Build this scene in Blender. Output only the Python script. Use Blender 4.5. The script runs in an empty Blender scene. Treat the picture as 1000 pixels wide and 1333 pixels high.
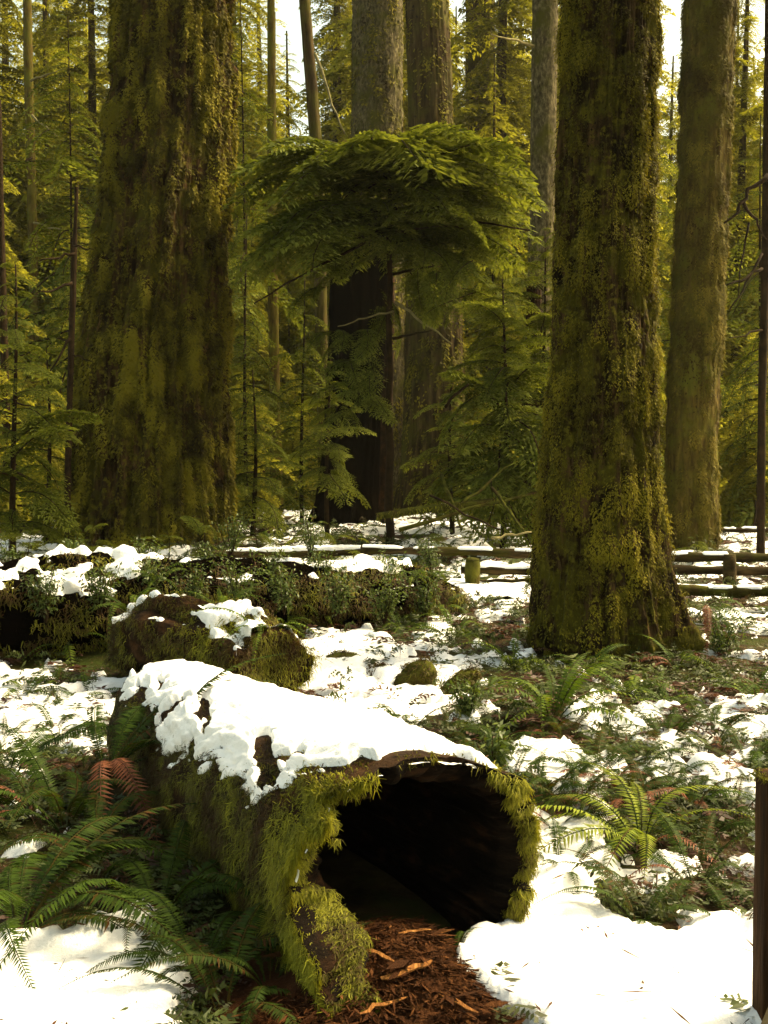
import bpy, math, random
import numpy as np
from mathutils import Vector, Matrix, Euler

random.seed(7)
RNG = np.random.default_rng(7)
scene = bpy.context.scene
COL = scene.collection
R = math.radians

# ------------------------------------------------------------------ camera, sky, sun, exposure
FPX, HORIZON, CAMZ = 1430.0, 600.0, 1.6
PITCH = math.atan((666.5 - HORIZON) / FPX)
cam_data = bpy.data.cameras.new("camera")
cam = bpy.data.objects.new("camera", cam_data)
COL.objects.link(cam)
cam.location = (0, 0, CAMZ)
cam.rotation_euler = (math.pi / 2 - PITCH, 0, 0)
cam_data.sensor_fit = 'VERTICAL'
cam_data.sensor_height = 36.0
cam_data.lens = 36.0 * FPX / 1333.0
cam_data.clip_start = 0.05
cam_data.clip_end = 2000
scene.camera = cam

SUN_EL, SUN_AZ = R(46), R(68)          # azimuth measured from +Y (away from the camera) towards +X
world = bpy.data.worlds.new("World")
scene.world = world
world.use_nodes = True
wn, wl = world.node_tree.nodes, world.node_tree.links
bg = wn["Background"]
sky = wn.new("ShaderNodeTexSky")
sky.sky_type = 'NISHITA'
sky.sun_disc = False
sky.sun_elevation = SUN_EL
sky.sun_rotation = SUN_AZ
sky.dust_density = 4.0
sky.air_density = 1.0
warm = wn.new("ShaderNodeMix")
warm.data_type = 'RGBA'
warm.blend_type = 'MULTIPLY'
warm.inputs[0].default_value = 1.0
warm.inputs[7].default_value = (1.0, 0.86, 0.52, 1)
wl.new(sky.outputs[0], warm.inputs[6])
wl.new(warm.outputs[2], bg.inputs[0])
bg.inputs[1].default_value = 0.13

sun_data = bpy.data.lights.new("sun", 'SUN')
sun_data.energy = 2.5
sun_data.angle = R(18)
sun_data.color = (1.0, 0.86, 0.55)
sun = bpy.data.objects.new("sun", sun_data)
COL.objects.link(sun)
sd = Vector((math.sin(SUN_AZ) * math.cos(SUN_EL), math.cos(SUN_AZ) * math.cos(SUN_EL), math.sin(SUN_EL)))
sun.rotation_euler = (-sd).to_track_quat('-Z', 'Y').to_euler()
sun.location = sd * 60

vs = scene.view_settings
vs.view_transform = 'Standard'
vs.look = 'None'
vs.exposure = 2.05
vs.gamma = 1.0
vs.use_curve_mapping = False
scene.cycles.use_denoising = True
scene.cycles.max_bounces = 6
scene.cycles.diffuse_bounces = 3
scene.cycles.transmission_bounces = 4
scene.cycles.transparent_max_bounces = 4
scene.cycles.volume_bounces = 0

# ------------------------------------------------------------------ photo geometry
CP, SP = math.cos(PITCH), math.sin(PITCH)


def ray(px, py):
    x, v = (px - 500.0) / FPX, (666.5 - py) / FPX
    return np.array([x, CP + v * SP, -SP + v * CP])


def P(px, py, Y):
    d = ray(px, py)
    d = d * (Y / d[1])
    return np.array([d[0], d[1], CAMZ + d[2]])


def G(px, py, z=0.0):
    d = ray(px, py)
    k = (CAMZ - z) / -d[2]
    return np.array([d[0] * k, d[1] * k, z])


# ------------------------------------------------------------------ numpy noise
def _h(ix, iy, iz, seed):
    h = (ix.astype(np.int64) * 374761393 + iy.astype(np.int64) * 668265263 + iz.astype(np.int64) * 1274126177 + seed * 974711) & 0xFFFFFFFF
    h = ((h ^ (h >> 13)) * 1274126177) & 0xFFFFFFFF
    h = ((h ^ (h >> 15)) * 2246822519) & 0xFFFFFFFF
    return ((h ^ (h >> 16)) & 0xFFFFFF) / float(0xFFFFFF)


def vn(x, y, z=0.0, seed=0):
    x, y, z = np.broadcast_arrays(np.asarray(x, float), np.asarray(y, float), np.asarray(z, float))
    ix, iy, iz = np.floor(x), np.floor(y), np.floor(z)
    fx, fy, fz = x - ix, y - iy, z - iz
    fx, fy, fz = [f * f * f * (f * (f * 6 - 15) + 10) for f in (fx, fy, fz)]
    ix, iy, iz = ix.astype(np.int64), iy.astype(np.int64), iz.astype(np.int64)
    out = 0
    for dx in (0, 1):
        for dy in (0, 1):
            for dz in (0, 1):
                w = (fx if dx else 1 - fx) * (fy if dy else 1 - fy) * (fz if dz else 1 - fz)
                out = out + w * _h(ix + dx, iy + dy, iz + dz, seed)
    return out


def fbm(x, y, z=0.0, seed=0, octs=4):
    a, s, t = 0.5, 0.0, 0.0
    k = 1.0
    for i in range(octs):
        s = s + a * vn(np.asarray(x) * k, np.asarray(y) * k, np.asarray(z) * k, seed + i * 17)
        t += a
        a *= 0.5
        k *= 2.03
    return s / t


def sstep(a, b, x):
    t = np.clip((np.asarray(x, float) - a) / (b - a), 0, 1)
    return t * t * (3 - 2 * t)


# ------------------------------------------------------------------ mesh and object helpers
def mesh_np(name, V, F, mats, tone=None, smooth=True, mi=None):
    V = np.ascontiguousarray(V, dtype=np.float32)
    F = np.ascontiguousarray(F, dtype=np.int32)
    me = bpy.data.meshes.new(name)
    m, k = F.shape
    me.vertices.add(len(V))
    me.vertices.foreach_set('co', V.ravel())
    me.loops.add(m * k)
    me.loops.foreach_set('vertex_index', F.ravel())
    me.polygons.add(m)
    me.polygons.foreach_set('loop_start', np.arange(0, m * k, k, dtype=np.int32))
    for mt in (mats if isinstance(mats, (list, tuple)) else [mats]):
        me.materials.append(mt)
    if mi is not None:
        me.polygons.foreach_set('material_index', np.ascontiguousarray(mi, dtype=np.int32))
    me.polygons.foreach_set('use_smooth', np.full(m, smooth, dtype=bool))
    me.update(calc_edges=True)
    if tone is not None:
        at = me.attributes.new('tone', 'FLOAT', 'POINT')
        at.data.foreach_set('value', np.ascontiguousarray(tone, dtype=np.float32))
    return me


def link(name, data, parent=None, loc=(0, 0, 0), rot=(0, 0, 0), sc=(1, 1, 1)):
    o = bpy.data.objects.new(name, data)
    COL.objects.link(o)
    o.location = loc
    o.rotation_euler = rot
    o.scale = sc
    if parent is not None:
        o.parent = parent
    return o


def tag(o, label=None, cat=None, group=None, kind=None):
    if label:
        o['label'] = label
    if cat:
        o['category'] = cat
    if group:
        o['group'] = group
    if kind:
        o['kind'] = kind
    return o


def thing(name, label, cat, loc, group=None, rz=0.0):
    o = link(name, None, loc=tuple(float(v) for v in loc), rot=(0, 0, rz))
    return tag(o, label, cat, group)


def part(name, V, F, mat, root, tone=None, smooth=True, kind=None, mi=None):
    """a part given in world coordinates, under a root that is only moved, never turned"""
    V = np.asarray(V, float) - np.array(root.location)
    o = link(name, mesh_np(name, V, F, mat, tone, smooth, mi), root)
    if kind:
        o['kind'] = kind
    return o


def grid_faces(nu, nv, wrap=False):
    """vertices ordered [i*nv + j]; quads; wrap closes j"""
    i = np.arange(nu - 1)[:, None]
    j = np.arange(nv if wrap else nv - 1)[None, :]
    j2 = (j + 1) % nv
    a = i * nv + j
    b = i * nv + j2
    c = (i + 1) * nv + j2
    d = (i + 1) * nv + j
    return np.stack([a, b, c, d], -1).reshape(-1, 4)


def join(parts):
    """[(V,F,tone)] -> one"""
    Vs, Fs, Ts, n = [], [], [], 0
    for p in parts:
        V, F = p[0], p[1]
        Vs.append(V)
        Fs.append(F + n)
        Ts.append(p[2] if len(p) > 2 and p[2] is not None else np.full(len(V), 0.5))
        n += len(V)
    return np.concatenate(Vs), np.concatenate(Fs), np.concatenate(Ts)


def unit(v):
    return v / np.maximum(np.linalg.norm(v, axis=-1, keepdims=True), 1e-9)


def kites(Pb, D, W, tone, mid=0.4, sag=0.0):
    """leaf-like quads: base, two shoulders, tip"""
    n = len(Pb)
    m = Pb + D * mid
    tip = Pb + D
    if np.ndim(sag) > 0 or sag:
        tip = tip + np.stack([np.zeros(n), np.zeros(n), -np.broadcast_to(sag, (n,))], -1)
    V = np.stack([Pb, m + W, tip, m - W], 1).reshape(-1, 3)
    F = np.arange(n * 4).reshape(n, 4)
    return V, F, np.repeat(tone, 4)


def ribbons(Pb, D1, D2, W, tone, taper=0.7):
    """strands of two quads: base -> base+D1 -> +D2, narrowing"""
    n = len(Pb)
    a, b = Pb + D1, Pb + D1 + D2
    V = np.stack([Pb - W, Pb + W, a - W * taper, a + W * taper, b - W * 0.15, b + W * 0.15], 1).reshape(-1, 3)
    k = np.arange(n)[:, None] * 6
    F = np.concatenate([k + np.array([0, 1, 3, 2]), k + np.array([2, 3, 5, 4])], 0)
    return V, F, np.clip(np.repeat(tone, 6) + np.tile([-0.22, -0.22, 0.0, 0.0, 0.14, 0.14], n), 0, 1)


def tube(pts, rad, n=8, seed=0, rough=0.0, caps=True):
    pts = np.asarray(pts, float)
    rad = np.broadcast_to(np.asarray(rad, float), (len(pts),))
    T = unit(np.gradient(pts, axis=0))
    up = np.array([0, 0, 1.0]) if abs(T[:, 2]).mean() < 0.8 else np.array([1.0, 0, 0])
    A = unit(np.cross(T, up))
    B = np.cross(T, A)
    th = np.linspace(0, 2 * math.pi, n, endpoint=False)
    rr = np.repeat(rad[:, None], n, 1)
    if rough:
        rr = rr * (1 + rough * (fbm(np.cos(th)[None, :] * 1.7 + seed, np.sin(th)[None, :] * 1.7, np.arange(len(pts))[:, None] * 0.6, seed, 3) - 0.5) * 2)
    V = pts[:, None, :] + rr[..., None] * (np.cos(th)[None, :, None] * A[:, None, :] + np.sin(th)[None, :, None] * B[:, None, :])
    V = V.reshape(-1, 3)
    F = grid_faces(len(pts), n, True)
    if caps:
        k = len(V)
        V = np.concatenate([V, pts[:1], pts[-1:]])
        j = np.arange(n)
        j2 = (j + 1) % n
        b = (len(pts) - 1) * n
        F = np.concatenate([F, np.stack([np.full(n, k), j2, j, j], -1)[:, :4], np.stack([np.full(n, k + 1), b + j, b + j2, b + j2], -1)])
        # degenerate quads become triangles below
    return V, F


def fix_tris(V, F):
    return V, F


def tube_q(pts, rad, n=8, seed=0, rough=0.0):
    """tube closed by shrinking its last rings, so that every face is a quad"""
    pts = np.asarray(pts, float)
    rad = np.array(np.broadcast_to(np.asarray(rad, float), (len(pts),)))
    d0 = (pts[0] - pts[1]) / max(np.linalg.norm(pts[0] - pts[1]), 1e-9)
    d1 = (pts[-1] - pts[-2]) / max(np.linalg.norm(pts[-1] - pts[-2]), 1e-9)
    pts = np.concatenate([[pts[0] + d0 * rad[0] * 0.02], pts, [pts[-1] + d1 * rad[-1] * 0.02]])
    rad = np.concatenate([[rad[0] * 0.02], rad, [rad[-1] * 0.02]])
    return tube(pts, rad, n, seed, rough, caps=False)


def wander(a, b, n, amp, seed=0, sag=0.0):
    a, b = np.asarray(a, float), np.asarray(b, float)
    t = np.linspace(0, 1, n)
    p = a + (b - a) * t[:, None]
    env = np.sin(t * math.pi)[:, None] * 0.6 + t[:, None] * 0.0
    o = np.stack([fbm(t * 4, seed + 3.3, k * 9.1, seed + k, 3) - 0.5 for k in range(3)], -1)
    p = p + o * 2 * amp * np.maximum(env, 0.15 * (t[:, None] > 0.05))
    p[:, 2] -= sag * (t * (1 - t) * 4)
    return p


# ------------------------------------------------------------------ materials
def new_mat(name):
    m = bpy.data.materials.new(name)
    m.use_nodes = True
    nt = m.node_tree
    return m, nt.nodes, nt.links, nt.nodes["Principled BSDF"]


def ramp(n, stops):
    r = n.new("ShaderNodeValToRGB")
    e = r.color_ramp.elements
    while len(e) < len(stops):
        e.new(0.5)
    for k, (p, c) in zip(e, stops):
        k.position = p
        k.color = (*c, 1)
    return r


def noise_mat(name, stops, scale=(6, 6, 6), detail=6, rough=0.9, bump=0.3, bscale=None, bdist=0.02, second=None, tone=0.0, contrast=(0.3, 0.7), spec=0.06):
    """noise-coloured surface; second=(colour, scale, lo, hi) lays patches of another colour; tone mixes the tone attribute in"""
    m, n, l, b = new_mat(name)
    tc = n.new("ShaderNodeTexCoord")
    mp = n.new("ShaderNodeMapping")
    mp.inputs['Scale'].default_value = scale
    l.new(tc.outputs['Object'], mp.inputs[0])
    nz = n.new("ShaderNodeTexNoise")
    nz.inputs['Scale'].default_value = 1.0
    nz.inputs['Detail'].default_value = detail
    nz.inputs['Roughness'].default_value = 0.62
    l.new(mp.outputs[0], nz.inputs['Vector'])
    mr = n.new("ShaderNodeMapRange")
    mr.inputs[1].default_value, mr.inputs[2].default_value = contrast
    l.new(nz.outputs[0], mr.inputs[0])
    val = mr.outputs[0]
    if tone:
        at = n.new("ShaderNodeAttribute")
        at.attribute_name = 'tone'
        mx = n.new("ShaderNodeMix")
        mx.inputs[0].default_value = tone
        l.new(val, mx.inputs[2])
        l.new(at.outputs['Fac'], mx.inputs[3])
        val = mx.outputs[0]
    rp = ramp(n, stops)
    l.new(val, rp.inputs[0])
    col = rp.outputs[0]
    if second:
        for c2, s2, lo, hi in (second if isinstance(second, list) else [second]):
            nz2 = n.new("ShaderNodeTexNoise")
            nz2.inputs['Scale'].default_value = s2
            nz2.inputs['Detail'].default_value = 7
            nz2.inputs['Roughness'].default_value = 0.66
            l.new(tc.outputs['Object'], nz2.inputs['Vector'])
            m2 = n.new("ShaderNodeMapRange")
            m2.inputs[1].default_value, m2.inputs[2].default_value = lo, hi
            l.new(nz2.outputs[0], m2.inputs[0])
            mx = n.new("ShaderNodeMix")
            mx.data_type = 'RGBA'
            l.new(m2.outputs[0], mx.inputs[0])
            l.new(col, mx.inputs[6])
            mx.inputs[7].default_value = (*c2, 1)
            col = mx.outputs[2]
    l.new(col, b.inputs['Base Color'])
    b.inputs['Roughness'].default_value = rough
    b.inputs['Specular IOR Level'].default_value = spec
    if bump:
        nb = n.new("ShaderNodeTexNoise")
        nb.inputs['Scale'].default_value = 1.0
        nb.inputs['Detail'].default_value = 8
        nb.inputs['Roughness'].default_value = 0.7
        mb = n.new("ShaderNodeMapping")
        mb.inputs['Scale'].default_value = bscale or tuple(s * 2.5 for s in scale)
        l.new(tc.outputs['Object'], mb.inputs[0])
        l.new(mb.outputs[0], nb.inputs['Vector'])
        bp = n.new("ShaderNodeBump")
        bp.inputs['Strength'].default_value = bump
        bp.inputs['Distance'].default_value = bdist
        l.new(nb.outputs[0], bp.inputs['Height'])
        l.new(bp.outputs[0], b.inputs['Normal'])
    return m


def leaf_mat(name, stops, translucent=0.35, rough=0.55, tint=(1.15, 1.1, 0.5), objvar=0.25, spec=0.3):
    """leaf or moss strand coloured by its tone, a little different from object to object, letting light through"""
    m, n, l, b = new_mat(name)
    at = n.new("ShaderNodeAttribute")
    at.attribute_name = 'tone'
    oi = n.new("ShaderNodeObjectInfo")
    ma = n.new("ShaderNodeMath")
    ma.operation = 'MULTIPLY_ADD'
    l.new(oi.outputs['Random'], ma.inputs[0])
    ma.inputs[1].default_value = objvar
    ma.inputs[2].default_value = -objvar / 2
    ad = n.new("ShaderNodeMath")
    ad.operation = 'ADD'
    ad.use_clamp = True
    l.new(at.outputs['Fac'], ad.inputs[0])
    l.new(ma.outputs[0], ad.inputs[1])
    rp = ramp(n, stops)
    l.new(ad.outputs[0], rp.inputs[0])
    l.new(rp.outputs[0], b.inputs['Base Color'])
    b.inputs['Roughness'].default_value = rough
    b.inputs['Specular IOR Level'].default_value = spec
    if translucent:
        tr = n.new("ShaderNodeBsdfTranslucent")
        mt = n.new("ShaderNodeMix")
        mt.data_type = 'RGBA'
        mt.blend_type = 'MULTIPLY'
        mt.inputs[0].default_value = 1
        l.new(rp.outputs[0], mt.inputs[6])
        mt.inputs[7].default_value = (*tint, 1)
        l.new(mt.outputs[2], tr.inputs[0])
        ms = n.new("ShaderNodeMixShader")
        ms.inputs[0].default_value = translucent
        l.new(b.outputs[0], ms.inputs[1])
        l.new(tr.outputs[0], ms.inputs[2])
        l.new(ms.outputs[0], n["Material Output"].inputs[0])
    return m


M = {}
M['snow'] = noise_mat('snow', [(0, (0.80, 0.80, 0.80)), (1, (0.88, 0.87, 0.86))], (9, 9, 9), bump=0.7, bscale=(30, 30, 30), bdist=0.02, rough=0.6, spec=0.2)
M['soil'] = noise_mat('forest_soil', [(0, (0.012, 0.008, 0.004)), (0.5, (0.035, 0.022, 0.008)), (1, (0.07, 0.05, 0.016))], (5, 5, 5), detail=9, bump=0.8, bscale=(22, 22, 22), bdist=0.05,
                      second=((0.03, 0.042, 0.006), 1.3, 0.48, 0.62))
M['bark_cedar'] = noise_mat('mossy_cedar_bark', [(0, (0.010, 0.005, 0.002)), (0.5, (0.036, 0.019, 0.006)), (1, (0.11, 0.062, 0.020))], (7, 7, 1.0), detail=10, contrast=(0.36, 0.66), bump=1.0, bscale=(22, 22, 4.5), bdist=0.08,
                            second=[((0.060, 0.052, 0.005), 1.6, 0.47, 0.57), ((0.115, 0.095, 0.008), 7.0, 0.52, 0.60)])
M['bark_right'] = noise_mat('dark_mossy_bark', [(0, (0.006, 0.0035, 0.0015)), (0.5, (0.024, 0.014, 0.005)), (1, (0.085, 0.050, 0.018))], (12, 12, 1.8), detail=10, contrast=(0.36, 0.66), bump=1.0, bscale=(40, 40, 8), bdist=0.04,
                            second=[((0.056, 0.050, 0.005), 4.0, 0.47, 0.56), ((0.095, 0.082, 0.008), 16.0, 0.53, 0.61)])
M['bark_ochre'] = noise_mat('ochre_mossy_bark', [(0, (0.026, 0.015, 0.004)), (0.5, (0.072, 0.050, 0.009)), (1, (0.135, 0.098, 0.017))], (14, 14, 2.5), detail=8, bump=0.8, bscale=(60, 60, 8), bdist=0.02,
                            second=((0.085, 0.085, 0.008), 1.6, 0.46, 0.66))
M['bark_grey'] = noise_mat('grey_scaly_bark', [(0, (0.016, 0.012, 0.005)), (0.5, (0.075, 0.060, 0.028)), (1, (0.19, 0.155, 0.08))], (14, 14, 7), detail=8, bump=0.9, bscale=(28, 28, 12), bdist=0.03,
                           second=((0.06, 0.056, 0.008), 1.4, 0.48, 0.62))
M['bark_brown'] = noise_mat('brown_ridged_bark', [(0, (0.010, 0.006, 0.002)), (0.5, (0.042, 0.027, 0.009)), (1, (0.105, 0.072, 0.025))], (7, 7, 0.9), detail=8, bump=0.9, bscale=(30, 30, 4), bdist=0.03,
                            second=((0.065, 0.062, 0.007), 0.8, 0.46, 0.64))
M['char'] = noise_mat('charred_wood', [(0, (0.0015, 0.0012, 0.001)), (0.7, (0.003, 0.0022, 0.0014)), (1, (0.010, 0.006, 0.003))], (6, 6, 0.8), bump=0.8, bscale=(24, 24, 4), bdist=0.03, rough=1.0, spec=0.0)
M['log_bark'] = noise_mat('rotting_log_bark', [(0, (0.006, 0.0035, 0.0015)), (0.5, (0.020, 0.010, 0.004)), (1, (0.060, 0.028, 0.010))], (7, 7, 7), detail=8, bump=0.9, bscale=(24, 24, 24), bdist=0.03)
M['log_inner'] = noise_mat('rotten_heartwood', [(0, (0.002, 0.0015, 0.001)), (0.6, (0.007, 0.004, 0.002)), (1, (0.034, 0.015, 0.006))], (5, 5, 14), detail=8, bump=0.9, bscale=(12, 12, 60), bdist=0.02)
M['mulch'] = noise_mat('red_brown_mulch', [(0, (0.010, 0.004, 0.0015)), (0.5, (0.050, 0.018, 0.006)), (1, (0.17, 0.070, 0.022))], (18, 18, 18), detail=8, bump=0.9, bscale=(60, 60, 60), bdist=0.02, tone=0.75)
M['splinter'] = noise_mat('orange_brown_splinter', [(0, (0.09, 0.032, 0.010)), (0.6, (0.24, 0.10, 0.026)), (1, (0.42, 0.20, 0.06))], (60, 8, 60), bump=0.6, rough=0.7)
M['rail'] = noise_mat('weathered_rail_wood', [(0, (0.007, 0.0045, 0.002)), (0.5, (0.026, 0.017, 0.006)), (1, (0.070, 0.048, 0.019))], (2, 14, 14), bump=0.6, second=((0.036, 0.035, 0.004), 2.2, 0.5, 0.66))
M['post'] = noise_mat('brown_post_wood', [(0, (0.008, 0.004, 0.0015)), (0.5, (0.030, 0.014, 0.005)), (1, (0.075, 0.036, 0.012))], (18, 18, 2.0), bump=0.9, bscale=(50, 50, 5))
M['plank'] = noise_mat('grey_plank_wood', [(0, (0.07, 0.045, 0.018)), (1, (0.23, 0.17, 0.085))], (16, 16, 2), bump=0.5)
M['twig'] = noise_mat('dead_twig_wood', [(0, (0.007, 0.004, 0.002)), (1, (0.034, 0.020, 0.008))], (9, 9, 9), bump=0.3)
M['pale_twig'] = noise_mat('bleached_twig_wood', [(0, (0.10, 0.085, 0.035)), (1, (0.26, 0.22, 0.10))], (9, 9, 9), bump=0.3)
M['moss_wood'] = noise_mat('moss_covered_wood', [(0, (0.014, 0.013, 0.002)), (0.5, (0.055, 0.055, 0.006)), (1, (0.10, 0.10, 0.012))], (6, 6, 6), detail=9, bump=0.9, bscale=(40, 40, 40), bdist=0.03,
                           second=((0.03, 0.014, 0.005), 2.5, 0.5, 0.66))
M['moss_bright'] = leaf_mat('bright_hanging_moss', [(0, (0.045, 0.020, 0.006)), (0.28, (0.060, 0.050, 0.006)), (0.6, (0.155, 0.152, 0.010)), (1, (0.33, 0.31, 0.022))], 0.3, 0.7, objvar=0.0, spec=0.15)
M['moss_trunk'] = leaf_mat('trunk_moss', [(0, (0.014, 0.008, 0.002)), (0.3, (0.040, 0.032, 0.003)), (0.65, (0.105, 0.090, 0.006)), (1, (0.185, 0.155, 0.010))], 0.25, 0.8, objvar=0.0, spec=0.1)
M['moss_ochre'] = leaf_mat('ochre_trunk_moss', [(0, (0.030, 0.017, 0.003)), (0.4, (0.066, 0.050, 0.005)), (0.75, (0.105, 0.088, 0.009)), (1, (0.17, 0.13, 0.016))], 0.25, 0.8, objvar=0.0, spec=0.1)
M['fern'] = leaf_mat('fern_leaf', [(0, (0.10, 0.028, 0.012)), (0.12, (0.05, 0.035, 0.006)), (0.25, (0.018, 0.033, 0.004)), (0.6, (0.048, 0.080, 0.008)), (1, (0.18, 0.21, 0.022))], 0.35, 0.65, objvar=0.2, spec=0.08)
M['fern_dead'] = leaf_mat('dead_fern_leaf', [(0, (0.06, 0.018, 0.008)), (0.5, (0.16, 0.05, 0.020)), (1, (0.26, 0.12, 0.045))], 0.3, 0.7, objvar=0.2)
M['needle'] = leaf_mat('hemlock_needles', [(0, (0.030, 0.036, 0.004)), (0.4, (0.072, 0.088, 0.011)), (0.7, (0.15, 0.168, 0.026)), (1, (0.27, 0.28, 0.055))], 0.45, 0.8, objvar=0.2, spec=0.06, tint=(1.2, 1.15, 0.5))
M['far_needle'] = leaf_mat('far_conifer_needles', [(0, (0.075, 0.072, 0.008)), (0.5, (0.18, 0.168, 0.020)), (1, (0.30, 0.28, 0.045))], 0.65, 0.8, objvar=0.5, spec=0.04, tint=(1.45, 1.45, 0.7))
M['shrub_leaf'] = leaf_mat('shrub_leaf', [(0, (0.09, 0.035, 0.012)), (0.2, (0.03, 0.045, 0.008)), (0.6, (0.06, 0.09, 0.016)), (1, (0.14, 0.17, 0.03))], 0.35, 0.5, objvar=0.2)
M['under'] = leaf_mat('undergrowth_leaf', [(0, (0.030, 0.010, 0.004)), (0.3, (0.075, 0.026, 0.009)), (0.45, (0.03, 0.030, 0.006)), (0.65, (0.036, 0.052, 0.008)), (1, (0.11, 0.13, 0.02))], 0.3, 0.6, objvar=0.0)

# ------------------------------------------------------------------ ground and snow
MUL_A, MUL_B = G(512, 1185)[:2], G(645, 1333)[:2]       # edge between the mulch in the log's mouth and the snow
LOG_A, LOG_B = np.array([0.118, 3.42]), np.array([-1.12, 5.75])
LOG_L = float(np.linalg.norm(LOG_B - LOG_A))
LOG_D = (LOG_B - LOG_A) / LOG_L
LOG_N = np.array([-LOG_D[1], LOG_D[0]]) * -1.0           # to the right of the log, seen from the mouth


def mulch_side(x, y):
    """positive on the mulch's side of its edge"""
    d = MUL_B - MUL_A
    n = np.array([d[1], -d[0]])
    n = n / np.linalg.norm(n)
    return (x - MUL_A[0]) * n[0] + (y - MUL_A[1]) * n[1]


def log_dist(x, y):
    ux = (x - LOG_A[0]) * LOG_D[0] + (y - LOG_A[1]) * LOG_D[1]
    vx = (x - LOG_A[0]) * LOG_N[0] + (y - LOG_A[1]) * LOG_N[1]
    return ux, vx


def ground_h(x, y):
    x, y = np.asarray(x, float), np.asarray(y, float)
    g = (fbm(x * 0.5, y * 0.5, 0, 3, 3) - 0.5) * 0.16 + (fbm(x * 2.2, y * 2.2, 0, 5, 3) - 0.5) * 0.07
    g = g * sstep(1.5, 5, np.hypot(x, y)) + (fbm(x * 0.07, y * 0.07, 0, 9, 2) - 0.5) * 0.6 * sstep(15, 50, y)
    # mulch heap in the mouth of the hollow log
    g = g + 0.13 * np.exp(-(((x - 0.02) / 0.33) ** 2 + ((y - 3.25) / 0.34) ** 2)) * sstep(-0.12, 0.10, mulch_side(x, y))
    return g


def blob(px, py, w, h, k):
    c = G(px, py)
    rx = 0.5 * w * c[1] / FPX
    y0, y1 = G(px, py + h / 2)[1], G(px, max(py - h / 2, 612))[1]
    return (c[0], 0.5 * (y0 + y1), rx, max(0.5 * (y1 - y0), 0.05), k)


BLOBS = [blob(*b) for b in [
    (830, 1260, 420, 230, 1.0), (640, 1260, 180, 160, .9), (700, 1330, 300, 120, 1.0), (950, 1290, 200, 160, .9),
    (80, 1310, 330, 170, 1.3), (30, 1240, 120, 50, .6), (110, 1225, 70, 60, .5),
    (480, 870, 240, 110, .5), (560, 905, 190, 60, .5), (430, 845, 130, 60, .4), (420, 910, 100, 90, .45),
    (720, 985, 90, 40, .5), (690, 1000, 60, 80, .5), (960, 940, 110, 60, .5), (880, 970, 140, 40, .5),
    (920, 1020, 120, 60, .5), (760, 945, 120, 40, .35), (60, 945, 170, 50, .5), (40, 880, 150, 60, .45),
    (30, 1100, 90, 50, .45), (120, 910, 60, 50, .5), (640, 779, 130, 26, .9), (965, 812, 100, 30, .8), (590, 850, 130, 40, .4),
    (110, 735, 260, 22, .7), (350, 741, 340, 18, .7), (960, 690, 160, 16, .5), (690, 1090, 60, 90, .5), (860, 1010, 100, 24, .4),
    (750, 1110, 70, 50, .7), (330, 655, 220, 18, .5), (60, 648, 200, 16, .6), (540, 690, 220, 18, .35), (960, 640, 120, 16, .4), (640, 1120, 80, 60, .5)]]
HOLES = [blob(*b) for b in [
    (720, 940, 150, 70, .6), (850, 1090, 150, 60, .45), (820, 1190, 110, 60, .75), (620, 960, 140, 60, .45), (650, 830, 150, 40, .5),
    (870, 880, 260, 60, .45), (690, 1050, 90, 60, .45), (90, 1160, 240, 130, .7), (90, 830, 260, 60, .7), (930, 1170, 110, 60, .6), (300, 1215, 170, 170, 1.0), (935, 1095, 120, 60, .35), (560, 935, 90, 30, .3)]]


def snow_mask(x, y):
    x, y = np.asarray(x, float), np.asarray(y, float)
    s = fbm(x * 1.7, y * 1.1, 0, 21, 4) * 0.9 + fbm(x * 6, y * 4.0, 0, 31, 5) * 1.25 - 1.12
    s = s * 1.5
    for cx, cy, rx, ry, k in BLOBS:
        q = ((x - cx) / rx) ** 2 + ((y - cy) / ry) ** 2
        s = s + k * 0.8 * np.exp(-(q ** 1.5))
    for cx, cy, rx, ry, k in HOLES:
        q = ((x - cx) / rx) ** 2 + ((y - cy) / ry) ** 2
        s = s - k * 0.8 * np.exp(-(q ** 1.5))
    s = s - 0.10 * sstep(16, 30, y)
    u, v = log_dist(x, y)
    s = s - 2.2 * sstep(0.62, 0.36, np.abs(v + 0.06)) * sstep(-0.15, 0.25, u) * sstep(LOG_L + 0.3, LOG_L - 0.1, u)
    s = s - 1.6 * sstep(-0.20, 0.06, mulch_side(x, y) + 0.10 * (fbm(x * 7, y * 7, 0, 8, 3) - 0.5)) * sstep(-0.62, -0.42, x) * sstep(4.2, 3.95, y)
    return s


def sheet(x0, x1, y0, y1, st):
    nx, ny = int(round((x1 - x0) / st)) + 1, int(round((y1 - y0) / st)) + 1
    xs, ys = np.linspace(x0, x1, nx), np.linspace(y0, y1, ny)
    X, Y = np.meshgrid(xs, ys)
    return X, Y


gx = np.concatenate([[-400, -150, -60], np.linspace(-30, -6, 60), np.linspace(-5.9, 5.9, 200), np.linspace(6, 30, 60), [60, 150, 400]])
gy = np.concatenate([[-200, -60, -20, -6], np.linspace(-2, 14, 260), np.linspace(14.2, 60, 120), [80, 130, 260, 600]])
X, Y = np.meshgrid(gx, gy)
Z = ground_h(X, Y)
ground = link('ground', mesh_np('ground', np.stack([X, Y, Z], -1).reshape(-1, 3), grid_faces(len(gy), len(gx)), M['soil']))
tag(ground, kind='structure', label='dark forest floor of soil and moss under patchy snow')


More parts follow.
